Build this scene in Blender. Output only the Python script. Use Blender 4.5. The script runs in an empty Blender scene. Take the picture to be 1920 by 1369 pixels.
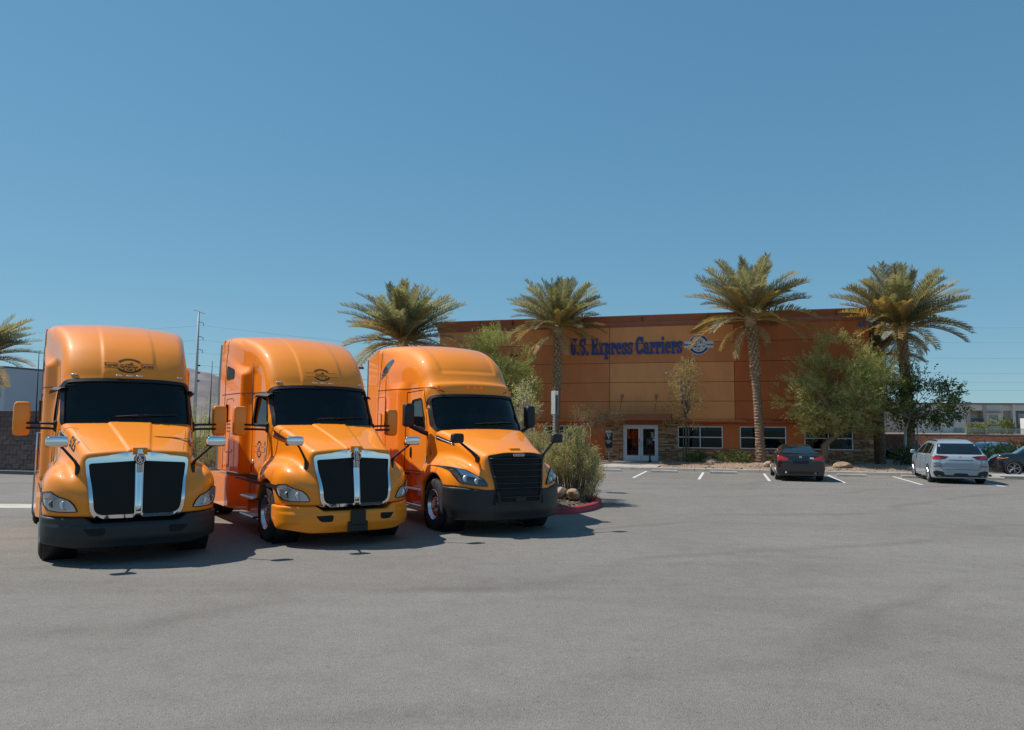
import bpy, math, random
import numpy as np
from mathutils import Vector, Matrix
random.seed(7); RNG = np.random.default_rng(11)
R = math.radians
scene = bpy.context.scene
COL = scene.collection

# ------------------------------------------------------------------ camera
CAM_H, CAM_P, CAM_R = 2.029, 0.083697, 0.0069756
cd = bpy.data.cameras.new('camera'); cam = bpy.data.objects.new('camera', cd); COL.objects.link(cam)
cd.sensor_width = 36.0; cd.lens = 1424.93 / 1920 * 36.0
cd.clip_start = 0.1; cd.clip_end = 9000
cam.matrix_world = Matrix.Translation((0, 0, CAM_H)) @ Matrix.Rotation(math.pi / 2 + CAM_P, 4, 'X') @ Matrix.Rotation(CAM_R, 4, 'Z')
scene.camera = cam
# ------------------------------------------------------------------ sky and sun
SUN_AZ, SUN_EL = R(-15.2), R(55)          # direction the shadows fall, height of the sun
tosun = Vector((-math.cos(SUN_AZ) * math.cos(SUN_EL), -math.sin(SUN_AZ) * math.cos(SUN_EL), math.sin(SUN_EL)))
w = bpy.data.worlds.new('World'); scene.world = w; w.use_nodes = True
nt = w.node_tree; nt.nodes.clear()
sky = nt.nodes.new('ShaderNodeTexSky'); sky.sky_type = 'NISHITA'; sky.sun_disc = False
sky.sun_elevation = SUN_EL; sky.sun_rotation = math.atan2(tosun.x, tosun.y)
sky.altitude = 600; sky.air_density = 1.0; sky.dust_density = 0.0; sky.ozone_density = 3.0
bg = nt.nodes.new('ShaderNodeBackground'); bg.inputs[1].default_value = 0.1
wo = nt.nodes.new('ShaderNodeOutputWorld')
# one colour response for the whole sky (the photograph's clear desert blue)
sep = nt.nodes.new('ShaderNodeSeparateColor'); com = nt.nodes.new('ShaderNodeCombineColor'); nt.links.new(sky.outputs[0], sep.inputs[0])
for i, (g_, a_) in enumerate(((.66, .96), (.50, 1.90), (.42, 2.62))):
    p_ = nt.nodes.new('ShaderNodeMath'); p_.operation = 'POWER'; p_.inputs[1].default_value = g_
    m_ = nt.nodes.new('ShaderNodeMath'); m_.operation = 'MULTIPLY'; m_.inputs[1].default_value = a_
    nt.links.new(sep.outputs[i], p_.inputs[0]); nt.links.new(p_.outputs[0], m_.inputs[0]); nt.links.new(m_.outputs[0], com.inputs[i])
nt.links.new(com.outputs[0], bg.inputs[0]); nt.links.new(bg.outputs[0], wo.inputs[0])
sd = bpy.data.lights.new('sun', 'SUN'); sd.energy = 5.0; sd.angle = R(0.53); sd.color = (1.0, 0.94, 0.86)
so = bpy.data.objects.new('sun', sd); COL.objects.link(so)
so.rotation_euler = (-tosun).to_track_quat('-Z', 'Y').to_euler()
vs = scene.view_settings
vs.view_transform = 'Standard'; vs.look = 'None'; vs.exposure = 0.0; vs.gamma = 1.0; vs.use_curve_mapping = False
try:
    scene.cycles.use_denoising = True; scene.cycles.denoiser = 'OPENIMAGEDENOISE'; scene.cycles.denoising_input_passes = 'RGB_ALBEDO_NORMAL'; scene.cycles.denoising_prefilter = 'NONE'
    scene.cycles.caustics_reflective = False; scene.cycles.caustics_refractive = False; scene.cycles.sample_clamp_indirect = 4.0
    scene.cycles.max_bounces = 8; scene.cycles.transparent_max_bounces = 24
except Exception: pass

# ------------------------------------------------------------------ helpers: objects
def tag(o, label=None, cat=None, group=None, kind=None):
    if label: o['label'] = label
    if cat: o['category'] = cat
    if group: o['group'] = group
    if kind: o['kind'] = kind
    return o
def empty(name, loc, rz=0.0):
    o = bpy.data.objects.new(name, None); COL.objects.link(o)
    o.location = loc; o.rotation_euler = (0, 0, rz); o.empty_display_size = 0.3
    return o
def link_mesh(name, me, parent=None, loc=None, rot=None, scl=None):
    o = bpy.data.objects.new(name, me); COL.objects.link(o)
    if parent is not None: o.parent = parent
    if loc is not None: o.location = loc
    if rot is not None: o.rotation_euler = rot
    if scl is not None: o.scale = scl
    return o
def make_mesh(name, verts, faces, mats, midx=None, smooth=False):
    me = bpy.data.meshes.new(name)
    verts = np.asarray(verts, dtype=float)
    me.from_pydata(verts.tolist(), [], [tuple(int(i) for i in f) for f in faces])
    if not isinstance(mats, (list, tuple)): mats = [mats]
    for m in mats: me.materials.append(m)
    if midx is not None: me.polygons.foreach_set('material_index', np.asarray(midx, dtype=np.int32))
    if smooth is not False:
        if smooth is True:
            me.polygons.foreach_set('use_smooth', np.ones(len(me.polygons), dtype=bool))
        else:
            me.polygons.foreach_set('use_smooth', np.ones(len(me.polygons), dtype=bool))
            try: me.set_sharp_from_angle(angle=R(smooth))
            except Exception: pass
    me.update()
    return me
def copy_tree(o, parent=None):
    c = o.copy(); COL.objects.link(c); c.parent = parent
    for ch in o.children: copy_tree(ch, c)
    return c

class MB:
    """collects simple solids into one mesh"""
    def __init__(s): s.v = []; s.f = []; s.m = []
    def add(s, vs_, fs, m=0):
        b = len(s.v); s.v.extend([tuple(map(float, p)) for p in vs_]); s.f.extend([tuple(b + i for i in f) for f in fs]); s.m.extend([m] * len(fs)); return s
    def box(s, a, b, m=0, bev=0.0):
        (x0, y0, z0), (x1, y1, z1) = a, b
        if bev > 0:
            e = min(bev, abs(x1 - x0) * .45, abs(y1 - y0) * .45, abs(z1 - z0) * .45)
            vs_, idx = [], {}
            for ix, x in ((0, x0), (1, x1)):
                for iy, y in ((0, y0), (1, y1)):
                    for iz, z in ((0, z0), (1, z1)):
                        sx, sy, sz = (1 if ix == 0 else -1), (1 if iy == 0 else -1), (1 if iz == 0 else -1)
                        for ax in range(3):
                            q = [x + sx * e, y + sy * e, z + sz * e]; q[ax] = (x, y, z)[ax]
                            idx[(ix, iy, iz, ax)] = len(vs_); vs_.append(q)
            I = lambda *k: idx[k]
            fs = []
            for ax in range(3):
                o = [i for i in range(3) if i != ax]
                for side in (0, 1):
                    ring = []
                    for a_, b_ in ((0, 0), (1, 0), (1, 1), (0, 1)):
                        k = [0, 0, 0]; k[ax] = side; k[o[0]] = a_; k[o[1]] = b_; ring.append(I(*k, ax))
                    fs.append(ring)
            for ax in range(3):     # edges along ax
                o = [i for i in range(3) if i != ax]
                for a_ in (0, 1):
                    for b_ in (0, 1):
                        k0 = [0, 0, 0]; k1 = [0, 0, 0]
                        k0[o[0]] = k1[o[0]] = a_; k0[o[1]] = k1[o[1]] = b_; k1[ax] = 1
                        fs.append([I(*k0, o[0]), I(*k0, o[1]), I(*k1, o[1]), I(*k1, o[0])])
            for ix in (0, 1):
                for iy in (0, 1):
                    for iz in (0, 1): fs.append([I(ix, iy, iz, 0), I(ix, iy, iz, 1), I(ix, iy, iz, 2)])
            return s.add(vs_, fs, m)
        vs_ = [(x0, y0, z0), (x1, y0, z0), (x1, y1, z0), (x0, y1, z0), (x0, y0, z1), (x1, y0, z1), (x1, y1, z1), (x0, y1, z1)]
        return s.add(vs_, [(0, 3, 2, 1), (4, 5, 6, 7), (0, 1, 5, 4), (1, 2, 6, 5), (2, 3, 7, 6), (3, 0, 4, 7)], m)
    def prism(s, poly, a, b, axis='z', m=0):
        """poly in the two other axes, extruded from a to b along axis"""
        n = len(poly); vs_ = []
        for t in (a, b):
            for p in poly:
                if axis == 'z': vs_.append((p[0], p[1], t))
                elif axis == 'y': vs_.append((p[0], t, p[1]))
                else: vs_.append((t, p[0], p[1]))
        fs = [tuple(range(n)), tuple(range(2 * n - 1, n - 1, -1))] + [(i, i + n, (i + 1) % n + n, (i + 1) % n) for i in range(n)]
        return s.add(vs_, fs, m)
    def tube(s, pts, r, n=8, m=0, cap=True):
        pts = [Vector(p) for p in pts]; rs = r if isinstance(r, (list, tuple, np.ndarray)) else [r] * len(pts)
        vs_, fs = [], []; ref = None
        for i, p in enumerate(pts):
            d = (pts[min(i + 1, len(pts) - 1)] - pts[max(i - 1, 0)]).normalized()
            if ref is None:
                ref = Vector((0, 0, 1)) if abs(d.z) < .9 else Vector((1, 0, 0))
            u = (ref - d * ref.dot(d)).normalized(); ref = u; v = d.cross(u)
            for k in range(n):
                a = 2 * math.pi * k / n; vs_.append(p + (u * math.cos(a) + v * math.sin(a)) * rs[i])
        for i in range(len(pts) - 1):
            for k in range(n): fs.append((i * n + k, i * n + (k + 1) % n, (i + 1) * n + (k + 1) % n, (i + 1) * n + k))
        if cap: fs.append(tuple(range(n - 1, -1, -1))); fs.append(tuple((len(pts) - 1) * n + k for k in range(n)))
        return s.add(vs_, fs, m)
    def lathe(s, prof, origin=(0, 0, 0), axis='z', n=24, m=0, a0=0.0):
        """prof: list of (radius, height)"""
        vs_, fs = [], []; k = len(prof)
        for j in range(n):
            a = a0 + 2 * math.pi * j / n; c, q = math.cos(a), math.sin(a)
            for r_, h_ in prof:
                if axis == 'z': p = (r_ * c, r_ * q, h_)
                elif axis == 'x': p = (h_, r_ * c, r_ * q)
                else: p = (r_ * c, h_, r_ * q)
                vs_.append((p[0] + origin[0], p[1] + origin[1], p[2] + origin[2]))
        for j in range(n):
            for i in range(k - 1): fs.append((j * k + i, j * k + i + 1, ((j + 1) % n) * k + i + 1, ((j + 1) % n) * k + i))
        return s.add(vs_, fs, m)
    def grid(s, P, m=0, closed=False):
        """P[i][j] points"""
        a, b = len(P), len(P[0]); vs_ = [q for row in P for q in row]; fs = []
        for i in range(a - 1):
            for j in range(b - (0 if closed else 1)): fs.append((i * b + j, i * b + (j + 1) % b, (i + 1) * b + (j + 1) % b, (i + 1) * b + j))
        return s.add(vs_, fs, m)
    def mesh(s, name, mats, smooth=False): return make_mesh(name, s.v, s.f, mats, s.m, smooth)
    def build(s, name, mats, parent=None, smooth=False, loc=None, rot=None):
        return link_mesh(name, s.mesh(name, mats, smooth), parent, loc, rot)

# ------------------------------------------------------------------ helpers: materials
def nodes_of(m):
    m.use_nodes = True; t = m.node_tree; b = t.nodes.get('Principled BSDF'); return t, b
def mat(name, col, rough=0.6, metal=0.0, coat=0.0, var=0.0, vscale=3.0, bump=0.0, bscale=40.0, spec=None, detail=4.0, emis=None, var2=None, stretch=None):
    m = bpy.data.materials.new(name); t, b = nodes_of(m)
    b.inputs['Base Color'].default_value = (*col, 1); b.inputs['Roughness'].default_value = rough; b.inputs['Metallic'].default_value = metal
    if coat: b.inputs['Coat Weight'].default_value = coat; b.inputs['Coat Roughness'].default_value = 0.02
    if spec is not None: b.inputs['Specular IOR Level'].default_value = spec
    tc = None
    if var or bump:
        tc = t.nodes.new('ShaderNodeTexCoord'); vec = tc.outputs['Object']
        if stretch:
            mp = t.nodes.new('ShaderNodeMapping'); mp.inputs['Scale'].default_value = stretch; t.links.new(vec, mp.inputs[0]); vec = mp.outputs[0]
    if var:
        n = t.nodes.new('ShaderNodeTexNoise'); n.inputs['Scale'].default_value = vscale; n.inputs['Detail'].default_value = detail; n.inputs['Roughness'].default_value = .6
        t.links.new(vec, n.inputs['Vector'])
        r_ = t.nodes.new('ShaderNodeValToRGB'); e = r_.color_ramp.elements
        lo = var2 if var2 else tuple(c * (1 - var) for c in col); hi = tuple(min(1, c * (1 + var)) for c in col)
        e[0].position = .3; e[1].position = .7; e[0].color = (*lo, 1); e[1].color = (*hi, 1)
        t.links.new(n.outputs['Fac'], r_.inputs[0]); t.links.new(r_.outputs[0], b.inputs['Base Color'])
    if bump:
        n2 = t.nodes.new('ShaderNodeTexNoise'); n2.inputs['Scale'].default_value = bscale; n2.inputs['Detail'].default_value = 4
        t.links.new(vec, n2.inputs['Vector'])
        bp = t.nodes.new('ShaderNodeBump'); bp.inputs['Strength'].default_value = bump; bp.inputs['Distance'].default_value = 0.02
        t.links.new(n2.outputs['Fac'], bp.inputs['Height']); t.links.new(bp.outputs[0], b.inputs['Normal'])
    if emis: b.inputs['Emission Color'].default_value = (*emis[0], 1); b.inputs['Emission Strength'].default_value = emis[1]
    return m
def glass_mat(name, tint, refl=(1, 1, 1), rough=0.0, ior=1.5, base=0.0):
    m = bpy.data.materials.new(name); m.use_nodes = True; t = m.node_tree; t.nodes.clear()
    tr = t.nodes.new('ShaderNodeBsdfTransparent'); tr.inputs[0].default_value = (*tint, 1)
    gl = t.nodes.new('ShaderNodeBsdfGlossy'); gl.inputs[0].default_value = (*refl, 1); gl.inputs['Roughness'].default_value = rough
    fr = t.nodes.new('ShaderNodeFresnel'); fr.inputs[0].default_value = ior
    ad = t.nodes.new('ShaderNodeMath'); ad.operation = 'ADD'; ad.inputs[1].default_value = base; ad.use_clamp = True
    mx = t.nodes.new('ShaderNodeMixShader'); o = t.nodes.new('ShaderNodeOutputMaterial')
    t.links.new(fr.outputs[0], ad.inputs[0]); t.links.new(ad.outputs[0], mx.inputs[0]); t.links.new(tr.outputs[0], mx.inputs[1]); t.links.new(gl.outputs[0], mx.inputs[2]); t.links.new(mx.outputs[0], o.inputs[0])
    return m

M = {}
M['orange'] = mat('orange_paint', (0.985, 0.285, 0.010), .5, coat=.8, var=.03, vscale=2, spec=.2)
M['black_plastic'] = mat('charcoal_plastic', (0.012, 0.016, 0.019), .5, var=.15, vscale=6, bump=.05, bscale=400)
M['black'] = mat('black_part', (0.008, 0.008, 0.009), .55)
M['void'] = mat('dark_mesh', (0.004, 0.004, 0.004), .8)
M['rubber'] = mat('tyre_rubber', (0.02, 0.02, 0.021), .85, var=.3, vscale=8, bump=.1, bscale=90)
M['gasket'] = mat('rubber_gasket', (0.006, 0.006, 0.007), .5)
M['chrome'] = mat('chrome', (0.82, 0.83, 0.85), .07, metal=1.0)
M['alu'] = mat('polished_rim', (0.62, 0.62, 0.64), .22, metal=1.0, var=.12, vscale=9)
M['steel'] = mat('dull_steel', (0.28, 0.28, 0.29), .45, metal=.8)
M['shield'] = glass_mat('windscreen_glass', (0.62, 0.68, 0.68), base=-.01)
M['sideglass'] = glass_mat('side_glass', (0.40, 0.42, 0.42), (.16, .16, .17))
M['interior'] = mat('cab_trim', (0.016, 0.015, 0.016), .7)
M['seat'] = mat('seat_cloth', (0.03, 0.028, 0.03), .8)
M['lens'] = glass_mat('lamp_cover', (0.97, 0.98, 1.0), base=0.02)
M['reflector'] = mat('lamp_reflector', (0.86, 0.87, 0.89), .25, metal=.12)
M['lampgrey'] = mat('lamp_bezel', (0.5, 0.5, 0.53), .3, metal=.3)
M['bulb'] = mat('lamp_projector', (0.16, 0.17, 0.18), .08, metal=.2, coat=1)
M['amber'] = mat('amber_lens', (0.75, 0.22, 0.02), .15, coat=1)
M['seam'] = mat('panel_gap', (0.025, 0.006, 0.001), .8)
M['ink'] = mat('black_print', (0.012, 0.009, 0.008), .5)
M['inkbrown'] = mat('brown_print', (0.30, 0.075, 0.006), .45)
M['markerlens'] = mat('marker_lens', (0.55, 0.55, 0.58), .2, metal=.3, coat=1)
M['greysurf'] = mat('grey_fairing_edge', (0.10, 0.10, 0.105), .55)
M['emblemred'] = mat('emblem_red', (0.11, 0.008, 0.015), .3, coat=1)
M['white'] = mat('white_print', (0.75, 0.75, 0.75), .5)
# ------------------------------------------------------------------ implicit surfaces for the truck bodies
def smax(a, b, k):
    h_ = np.clip(.5 + .5 * (a - b) / k, 0, 1); return b * (1 - h_) + a * h_ + k * h_ * (1 - h_)
def smin(a, b, k): return -smax(-a, -b, k)
def sst(x, a, b):
    t = np.clip((x - a) / (b - a), 0, 1); return t * t * (3 - 2 * t)
def grad(F, P, e=2e-3):
    g = np.empty_like(P)
    for i in range(3):
        d = np.zeros(3); d[i] = e
        A, B = P + d, P - d
        g[:, i] = (F(A[:, 0], A[:, 1], A[:, 2]) - F(B[:, 0], B[:, 1], B[:, 2])) / (2 * e)
    return g
def surface_nets(F, lo, hi, h_):
    ax = [np.arange(lo[i], hi[i] + h_, h_) for i in range(3)]
    V = F(ax[0][:, None, None], ax[1][None, :, None], ax[2][None, None, :]).astype(np.float64)
    V = np.broadcast_to(V, (len(ax[0]), len(ax[1]), len(ax[2]))).copy()
    S = V < 0; n = [k - 1 for k in S.shape]
    cnt = np.zeros(n, dtype=np.int8)
    for i in (0, 1):
        for j in (0, 1):
            for k in (0, 1): cnt += S[i:i + n[0], j:j + n[1], k:k + n[2]]
    act = (cnt > 0) & (cnt < 8); C = np.argwhere(act); idx = -np.ones(n, dtype=np.int64); idx[act] = np.arange(len(C))
    acc = np.zeros((len(C), 3)); num = np.zeros(len(C))
    co = [np.array((i, j, k)) for i in (0, 1) for j in (0, 1) for k in (0, 1)]
    for a in co:
        for d in range(3):
            if a[d]: continue
            b = a.copy(); b[d] = 1
            va = V[tuple((C + a).T)]; vb = V[tuple((C + b).T)]; x = (va < 0) != (vb < 0)
            t = np.where(x, va / np.where(va == vb, 1, va - vb), 0)
            acc[x] += a + t[x, None] * (b - a); num[x] += 1
    P = (C + acc / num[:, None]) * h_ + np.array([a[0] for a in ax])
    faces = []
    for d in range(3):
        u, v = (d + 1) % 3, (d + 2) % 3
        s0 = [slice(1, -1)] * 3; s0[d] = slice(0, -1); s1 = list(s0); s1[d] = slice(1, None)
        A, B = S[tuple(s0)], S[tuple(s1)]
        for flip, msk in ((False, A & ~B), (True, ~A & B)):
            E_ = np.argwhere(msk)
            if not len(E_): continue
            off = np.ones(3, dtype=int); off[d] = 0; E_ = E_ + off
            q = []
            for du, dv in ((0, 0), (-1, 0), (-1, -1), (0, -1)):
                c = E_.copy(); c[:, u] += du; c[:, v] += dv; q.append(idx[tuple(c.T)])
            q = np.stack(q, 1); faces.append(q[:, ::-1] if flip else q)
    Fc = np.concatenate(faces)
    for _ in range(4):
        g = grad(F, P); f_ = F(P[:, 0], P[:, 1], P[:, 2]); P = P - np.clip(f_ / np.maximum((g * g).sum(1), .05), -.5 * h_, .5 * h_)[:, None] * g
    return P, Fc
def cast(F, o, d, tmax, n=260):
    """first hit of rays o + t d with the solid F < 0 (arrays)"""
    t = np.linspace(0, tmax, n); o = np.asarray(o, float); d = np.asarray(d, float)
    X = o[:, None, :] + t[None, :, None] * d[:, None, :] if d.ndim == 2 else o[:, None, :] + t[None, :, None] * d[None, None, :]
    f_ = F(X[..., 0], X[..., 1], X[..., 2]); neg = f_ < 0; i = np.argmax(neg, 1); i = np.where(neg.any(1), np.maximum(i, 1), n - 1)
    k = np.arange(len(o)); fa, fb = f_[k, i - 1], f_[k, i]; tt = t[i - 1] + (t[i] - t[i - 1]) * np.where(neg.any(1), fa / np.where(fa == fb, 1, fa - fb), 1)
    return o + tt[:, None] * d
def conform(F, uv, axis, off=0.004, s=1, start=None):
    """2D points on the surface: axis 'y' looks from the front (u=x, v=z), 'x' from the side s (u=y, v=z), 'z' from above (u=x, v=y)"""
    uv = np.asarray(uv, float)
    if axis == 'y': o = np.stack([uv[:, 0], np.full(len(uv), -.6), uv[:, 1]], 1); d = np.array([0, 1., 0])
    elif axis == 'x': o = np.stack([np.full(len(uv), 1.6 * s), uv[:, 0], uv[:, 1]], 1); d = np.array([-1. * s, 0, 0])
    else: o = np.stack([uv[:, 0], uv[:, 1], np.full(len(uv), 4.4)], 1); d = np.array([0, 0, -1.])
    P = cast(F, o, d, 4.2 if axis != 'x' else 1.6, 420 if axis != 'x' else 200)
    g = grad(F, P); g /= np.linalg.norm(g, axis=1)[:, None] + 1e-9
    return P + g * off
def in_poly(poly, u, v):
    poly = np.asarray(poly); r_ = np.zeros(u.shape, bool); n = len(poly); j = n - 1
    for i in range(n):
        (xi, yi), (xj, yj) = poly[i], poly[j]
        if yi != yj:
            r_ ^= ((yi > v) != (yj > v)) & (u < (xj - xi) * (v - yi) / (yj - yi) + xi)
        j = i
    return r_
def round_poly(pts, rad, n=5):
    out = []; k = len(pts); rad = rad if isinstance(rad, (list, tuple)) else [rad] * k
    for i in range(k):
        p0, p, p1 = Vector(pts[i - 1]), Vector(pts[i]), Vector(pts[(i + 1) % k])
        a, b = (p0 - p), (p1 - p); r_ = min(rad[i], a.length * .45, b.length * .45); a = p + a.normalized() * r_; b = p + b.normalized() * r_
        for j in range(n):
            t = j / (n - 1); out.append(tuple(a * (1 - t) ** 2 + p * 2 * t * (1 - t) + b * t * t))
    return out
def densify(poly, step):
    out = []; n = len(poly)
    for i in range(n):
        a, b = np.array(poly[i]), np.array(poly[(i + 1) % n]); k = max(1, int(np.ceil(np.linalg.norm(b - a) / step)))
        for j in range(k): out.append(tuple(a + (b - a) * j / k))
    return out
def offset_poly(poly, d):
    p = np.array(poly); a = np.roll(p, 1, 0); b = np.roll(p, -1, 0); t = b - a; t /= np.linalg.norm(t, axis=1)[:, None] + 1e-9
    area = .5 * np.sum(p[:, 0] * b[:, 1] - b[:, 0] * p[:, 1]); n = np.stack([t[:, 1], -t[:, 0]], 1) * (1 if area > 0 else -1)
    return p + n * d
def patch(F, poly, axis, off, mats, name, parent, s=1, step=.05, nr=7, smooth=True):
    """a curved sheet that fills poly on the surface"""
    pl = np.array(densify(poly, step)); c = pl.mean(0); n = len(pl)
    uv = np.concatenate([c + (pl - c) * (1 - k / nr) for k in range(nr)] + [c[None]])
    P = conform(F, uv, axis, off, s); fs = []
    for k in range(nr - 1):
        for i in range(n): fs.append((k * n + i, k * n + (i + 1) % n, (k + 1) * n + (i + 1) % n, (k + 1) * n + i))
    for i in range(n): fs.append(((nr - 1) * n + i, (nr - 1) * n + (i + 1) % n, nr * n))
    return link_mesh(name, make_mesh(name, P, fs, mats, smooth=smooth), parent)
def rim_strip(F, poly, axis, w_in, w_out, hgt, depth, mats, name, parent, s=1, step=.05):
    """a raised band along poly: window gasket, bezel, trim"""
    pl = densify(poly, step); rows = [(w_out, -.004), (w_out, hgt), (-w_in, hgt), (-w_in, -depth)]
    P = np.concatenate([conform(F, offset_poly(pl, a), axis, b, s) for a, b in rows]); n = len(pl); fs = []
    for k in range(3):
        for i in range(n): fs.append((k * n + i, k * n + (i + 1) % n, (k + 1) * n + (i + 1) % n, (k + 1) * n + i))
    return link_mesh(name, make_mesh(name, P, fs, mats, smooth=40), parent)
def seam_line(F, pts, axis, name, parent, r_=.006, s=1, m=None, off=.0, step=.06):
    pl = []
    for a, b in zip(pts[:-1], pts[1:]):
        a, b = np.array(a), np.array(b); k = max(1, int(np.linalg.norm(b - a) / step))
        for j in range(k): pl.append(a + (b - a) * j / k)
    pl.append(np.array(pts[-1])); P = conform(F, np.array(pl), axis, off, s)
    return MB().tube(P, r_, 5).build(name, m or M['seam'], parent, True)
def cut(P, Fc, holes):
    """drop the faces inside window openings; holes: (axis, side, polygon)"""
    c = P[Fc].mean(1); nrm = np.cross(P[Fc[:, 2]] - P[Fc[:, 0]], P[Fc[:, 3]] - P[Fc[:, 1]]); nrm /= np.linalg.norm(nrm, axis=1)[:, None] + 1e-12
    keep = np.ones(len(Fc), bool)
    for axis, s, poly in holes:
        if axis == 'y': keep &= ~((nrm[:, 1] < -.12) & in_poly(poly, c[:, 0], c[:, 2]))
        else: keep &= ~((nrm[:, 0] * s > .35) & in_poly(poly, c[:, 1], c[:, 2]))
    return Fc[keep]
def text_mesh(txt, size, bold=0.0, spacing=1.0, width=None, res=3):
    cu = bpy.data.curves.new('t', 'FONT'); cu.body = txt; cu.size = size; cu.offset = bold; cu.resolution_u = res; cu.space_character = spacing; cu.align_x = 'CENTER'; cu.align_y = 'CENTER'
    o = bpy.data.objects.new('t', cu); COL.objects.link(o); bpy.context.view_layer.update()
    me = bpy.data.meshes.new_from_object(o.evaluated_get(bpy.context.evaluated_depsgraph_get()))
    v = np.array([q.co[:2] for q in me.vertices]) if len(me.vertices) else np.zeros((0, 2)); f_ = [tuple(p.vertices) for p in me.polygons]
    bpy.data.objects.remove(o); bpy.data.curves.remove(cu); bpy.data.meshes.remove(me)
    if len(v):
        v -= (v.max(0) + v.min(0)) / 2
        if width: v[:, 0] *= width / (v[:, 0].max() - v[:, 0].min())
    return v, f_
class Print:
    """flat artwork in 2D, laid on a surface in one mesh"""
    def __init__(s): s.v = []; s.f = []; s.m = []
    def poly(s, p, m=0):
        b = len(s.v); s.v += [tuple(q) for q in p]; s.f.append(tuple(range(b, b + len(p)))); s.m.append(m)
    def quad(s, a, b, c, d, m=0): s.poly([a, b, c, d], m)
    def stroke(s, pts, w_, m=0):
        for a, b in zip(pts[:-1], pts[1:]):
            a, b = np.array(a), np.array(b); t = (b - a) / (np.linalg.norm(b - a) + 1e-9); n = np.array([-t[1], t[0]]) * w_ / 2; s.poly([a - n, b - n, b + n, a + n], m)
    def text(s, txt, cx, cy, size, width=None, bold=0.0, m=0):
        v, f_ = text_mesh(txt, size, bold, width=width); b = len(s.v)
        s.v += [(q[0] + cx, q[1] + cy) for q in v]; s.f += [tuple(b + i for i in k) for k in f_]; s.m += [m] * len(f_)
    def arc(s, cx, cy, rx0, ry0, rx1, ry1, a0, a1, n=24, m=0):
        A = np.linspace(a0, a1, n + 1)
        for p, q in zip(A[:-1], A[1:]):
            s.poly([(cx + rx0 * math.cos(p), cy + ry0 * math.sin(p)), (cx + rx1 * math.cos(p), cy + ry1 * math.sin(p)), (cx + rx1 * math.cos(q), cy + ry1 * math.sin(q)), (cx + rx0 * math.cos(q), cy + ry0 * math.sin(q))], m)
    def star(s, cx, cy, r_, m=0):
        p = [(cx + (r_ if k % 2 == 0 else r_ * .42) * math.sin(k * math.pi / 5), cy + (r_ if k % 2 == 0 else r_ * .42) * math.cos(k * math.pi / 5)) for k in range(10)]
        for k in range(10): s.poly([(cx, cy), p[k], p[(k + 1) % 10]], m)
    def on_surface(s, F, axis, off, mats, name, parent, side=1, flip=False):
        uv = np.array(s.v)
        P = conform(F, uv, axis, off, side); return link_mesh(name, make_mesh(name, P, s.f, mats, s.m), parent)
    def on_plane(s, fn, mats, name, parent): return link_mesh(name, make_mesh(name, [fn(*q) for q in s.v], s.f, mats, s.m), parent)
def badge_art(P, cx, cy, w_, words=True, m=0, m2=1, ys=1.0):
    """toothed gear arcs above and below, banner with words, small outline truck, stars"""
    u = w_ / 2.0; rx, ry = .50 * u, .50 * u * ys
    for a0, a1 in ((R(32), R(148)), (R(205), R(335))):
        P.arc(cx, cy, rx * .86, ry * .86, rx, ry, a0, a1, 26, m)
        k = 17
        for i in range(k):
            a = a0 + (a1 - a0) * (i + .5) / k; d = (a1 - a0) / k * .3
            P.quad((cx + rx * math.cos(a - d), cy + ry * math.sin(a - d)), (cx + rx * 1.1 * math.cos(a - d * .7), cy + ry * 1.1 * math.sin(a - d * .7)), (cx + rx * 1.1 * math.cos(a + d * .7), cy + ry * 1.1 * math.sin(a + d * .7)), (cx + rx * math.cos(a + d), cy + ry * math.sin(a + d)), m)
    b = .012 * u * 2
    for sg in (-1, 1):
        for yy in (.17, -.17): P.stroke([(cx + sg * .40 * u, cy + yy * u * ys), (cx + sg * .98 * u, cy + yy * u * ys)], b, m2)
    T = lambda x, y: (cx + x * u, cy + y * u * ys)
    for seg in ([(-.36, -.08), (-.36, .06), (-.16, .06), (-.16, -.08)], [(-.30, .06), (-.30, .0), (-.22, .0)], [(-.12, -.08), (-.12, .12), (.10, .12), (.14, .0), (.26, .0), (.30, -.08)], [(-.40, -.10), (.36, -.10)], [(.05, .12), (.05, .24), (.09, .24), (.09, .12)], [(-.08, .0), (.08, .0), (.06, .08), (-.08, .08)], [(.12, .26), (.12, .0)]):
        P.stroke([T(*q) for q in seg], .022 * u, m)
    for x in (-.26, -.02, .22):
        c_ = T(x, -.13); P.arc(c_[0], c_[1], .02 * u, .02 * u * ys, .055 * u, .055 * u * ys, 0, 2 * math.pi, 10, m)
    for sg in (-1, 1): P.star(*T(sg * .22, -.29), .05 * u, m)
    if words:
        P.text('Express', cx - .70 * u, cy, .20 * u, width=.50 * u, bold=.006 * u, m=m); P.text('Carriers', cx + .70 * u, cy, .20 * u, width=.50 * u, bold=.006 * u, m=m)
        P.text('U.S', cx, cy - .29 * u * ys, .17 * u * ys, width=.22 * u, bold=.006 * u, m=m)
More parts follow.
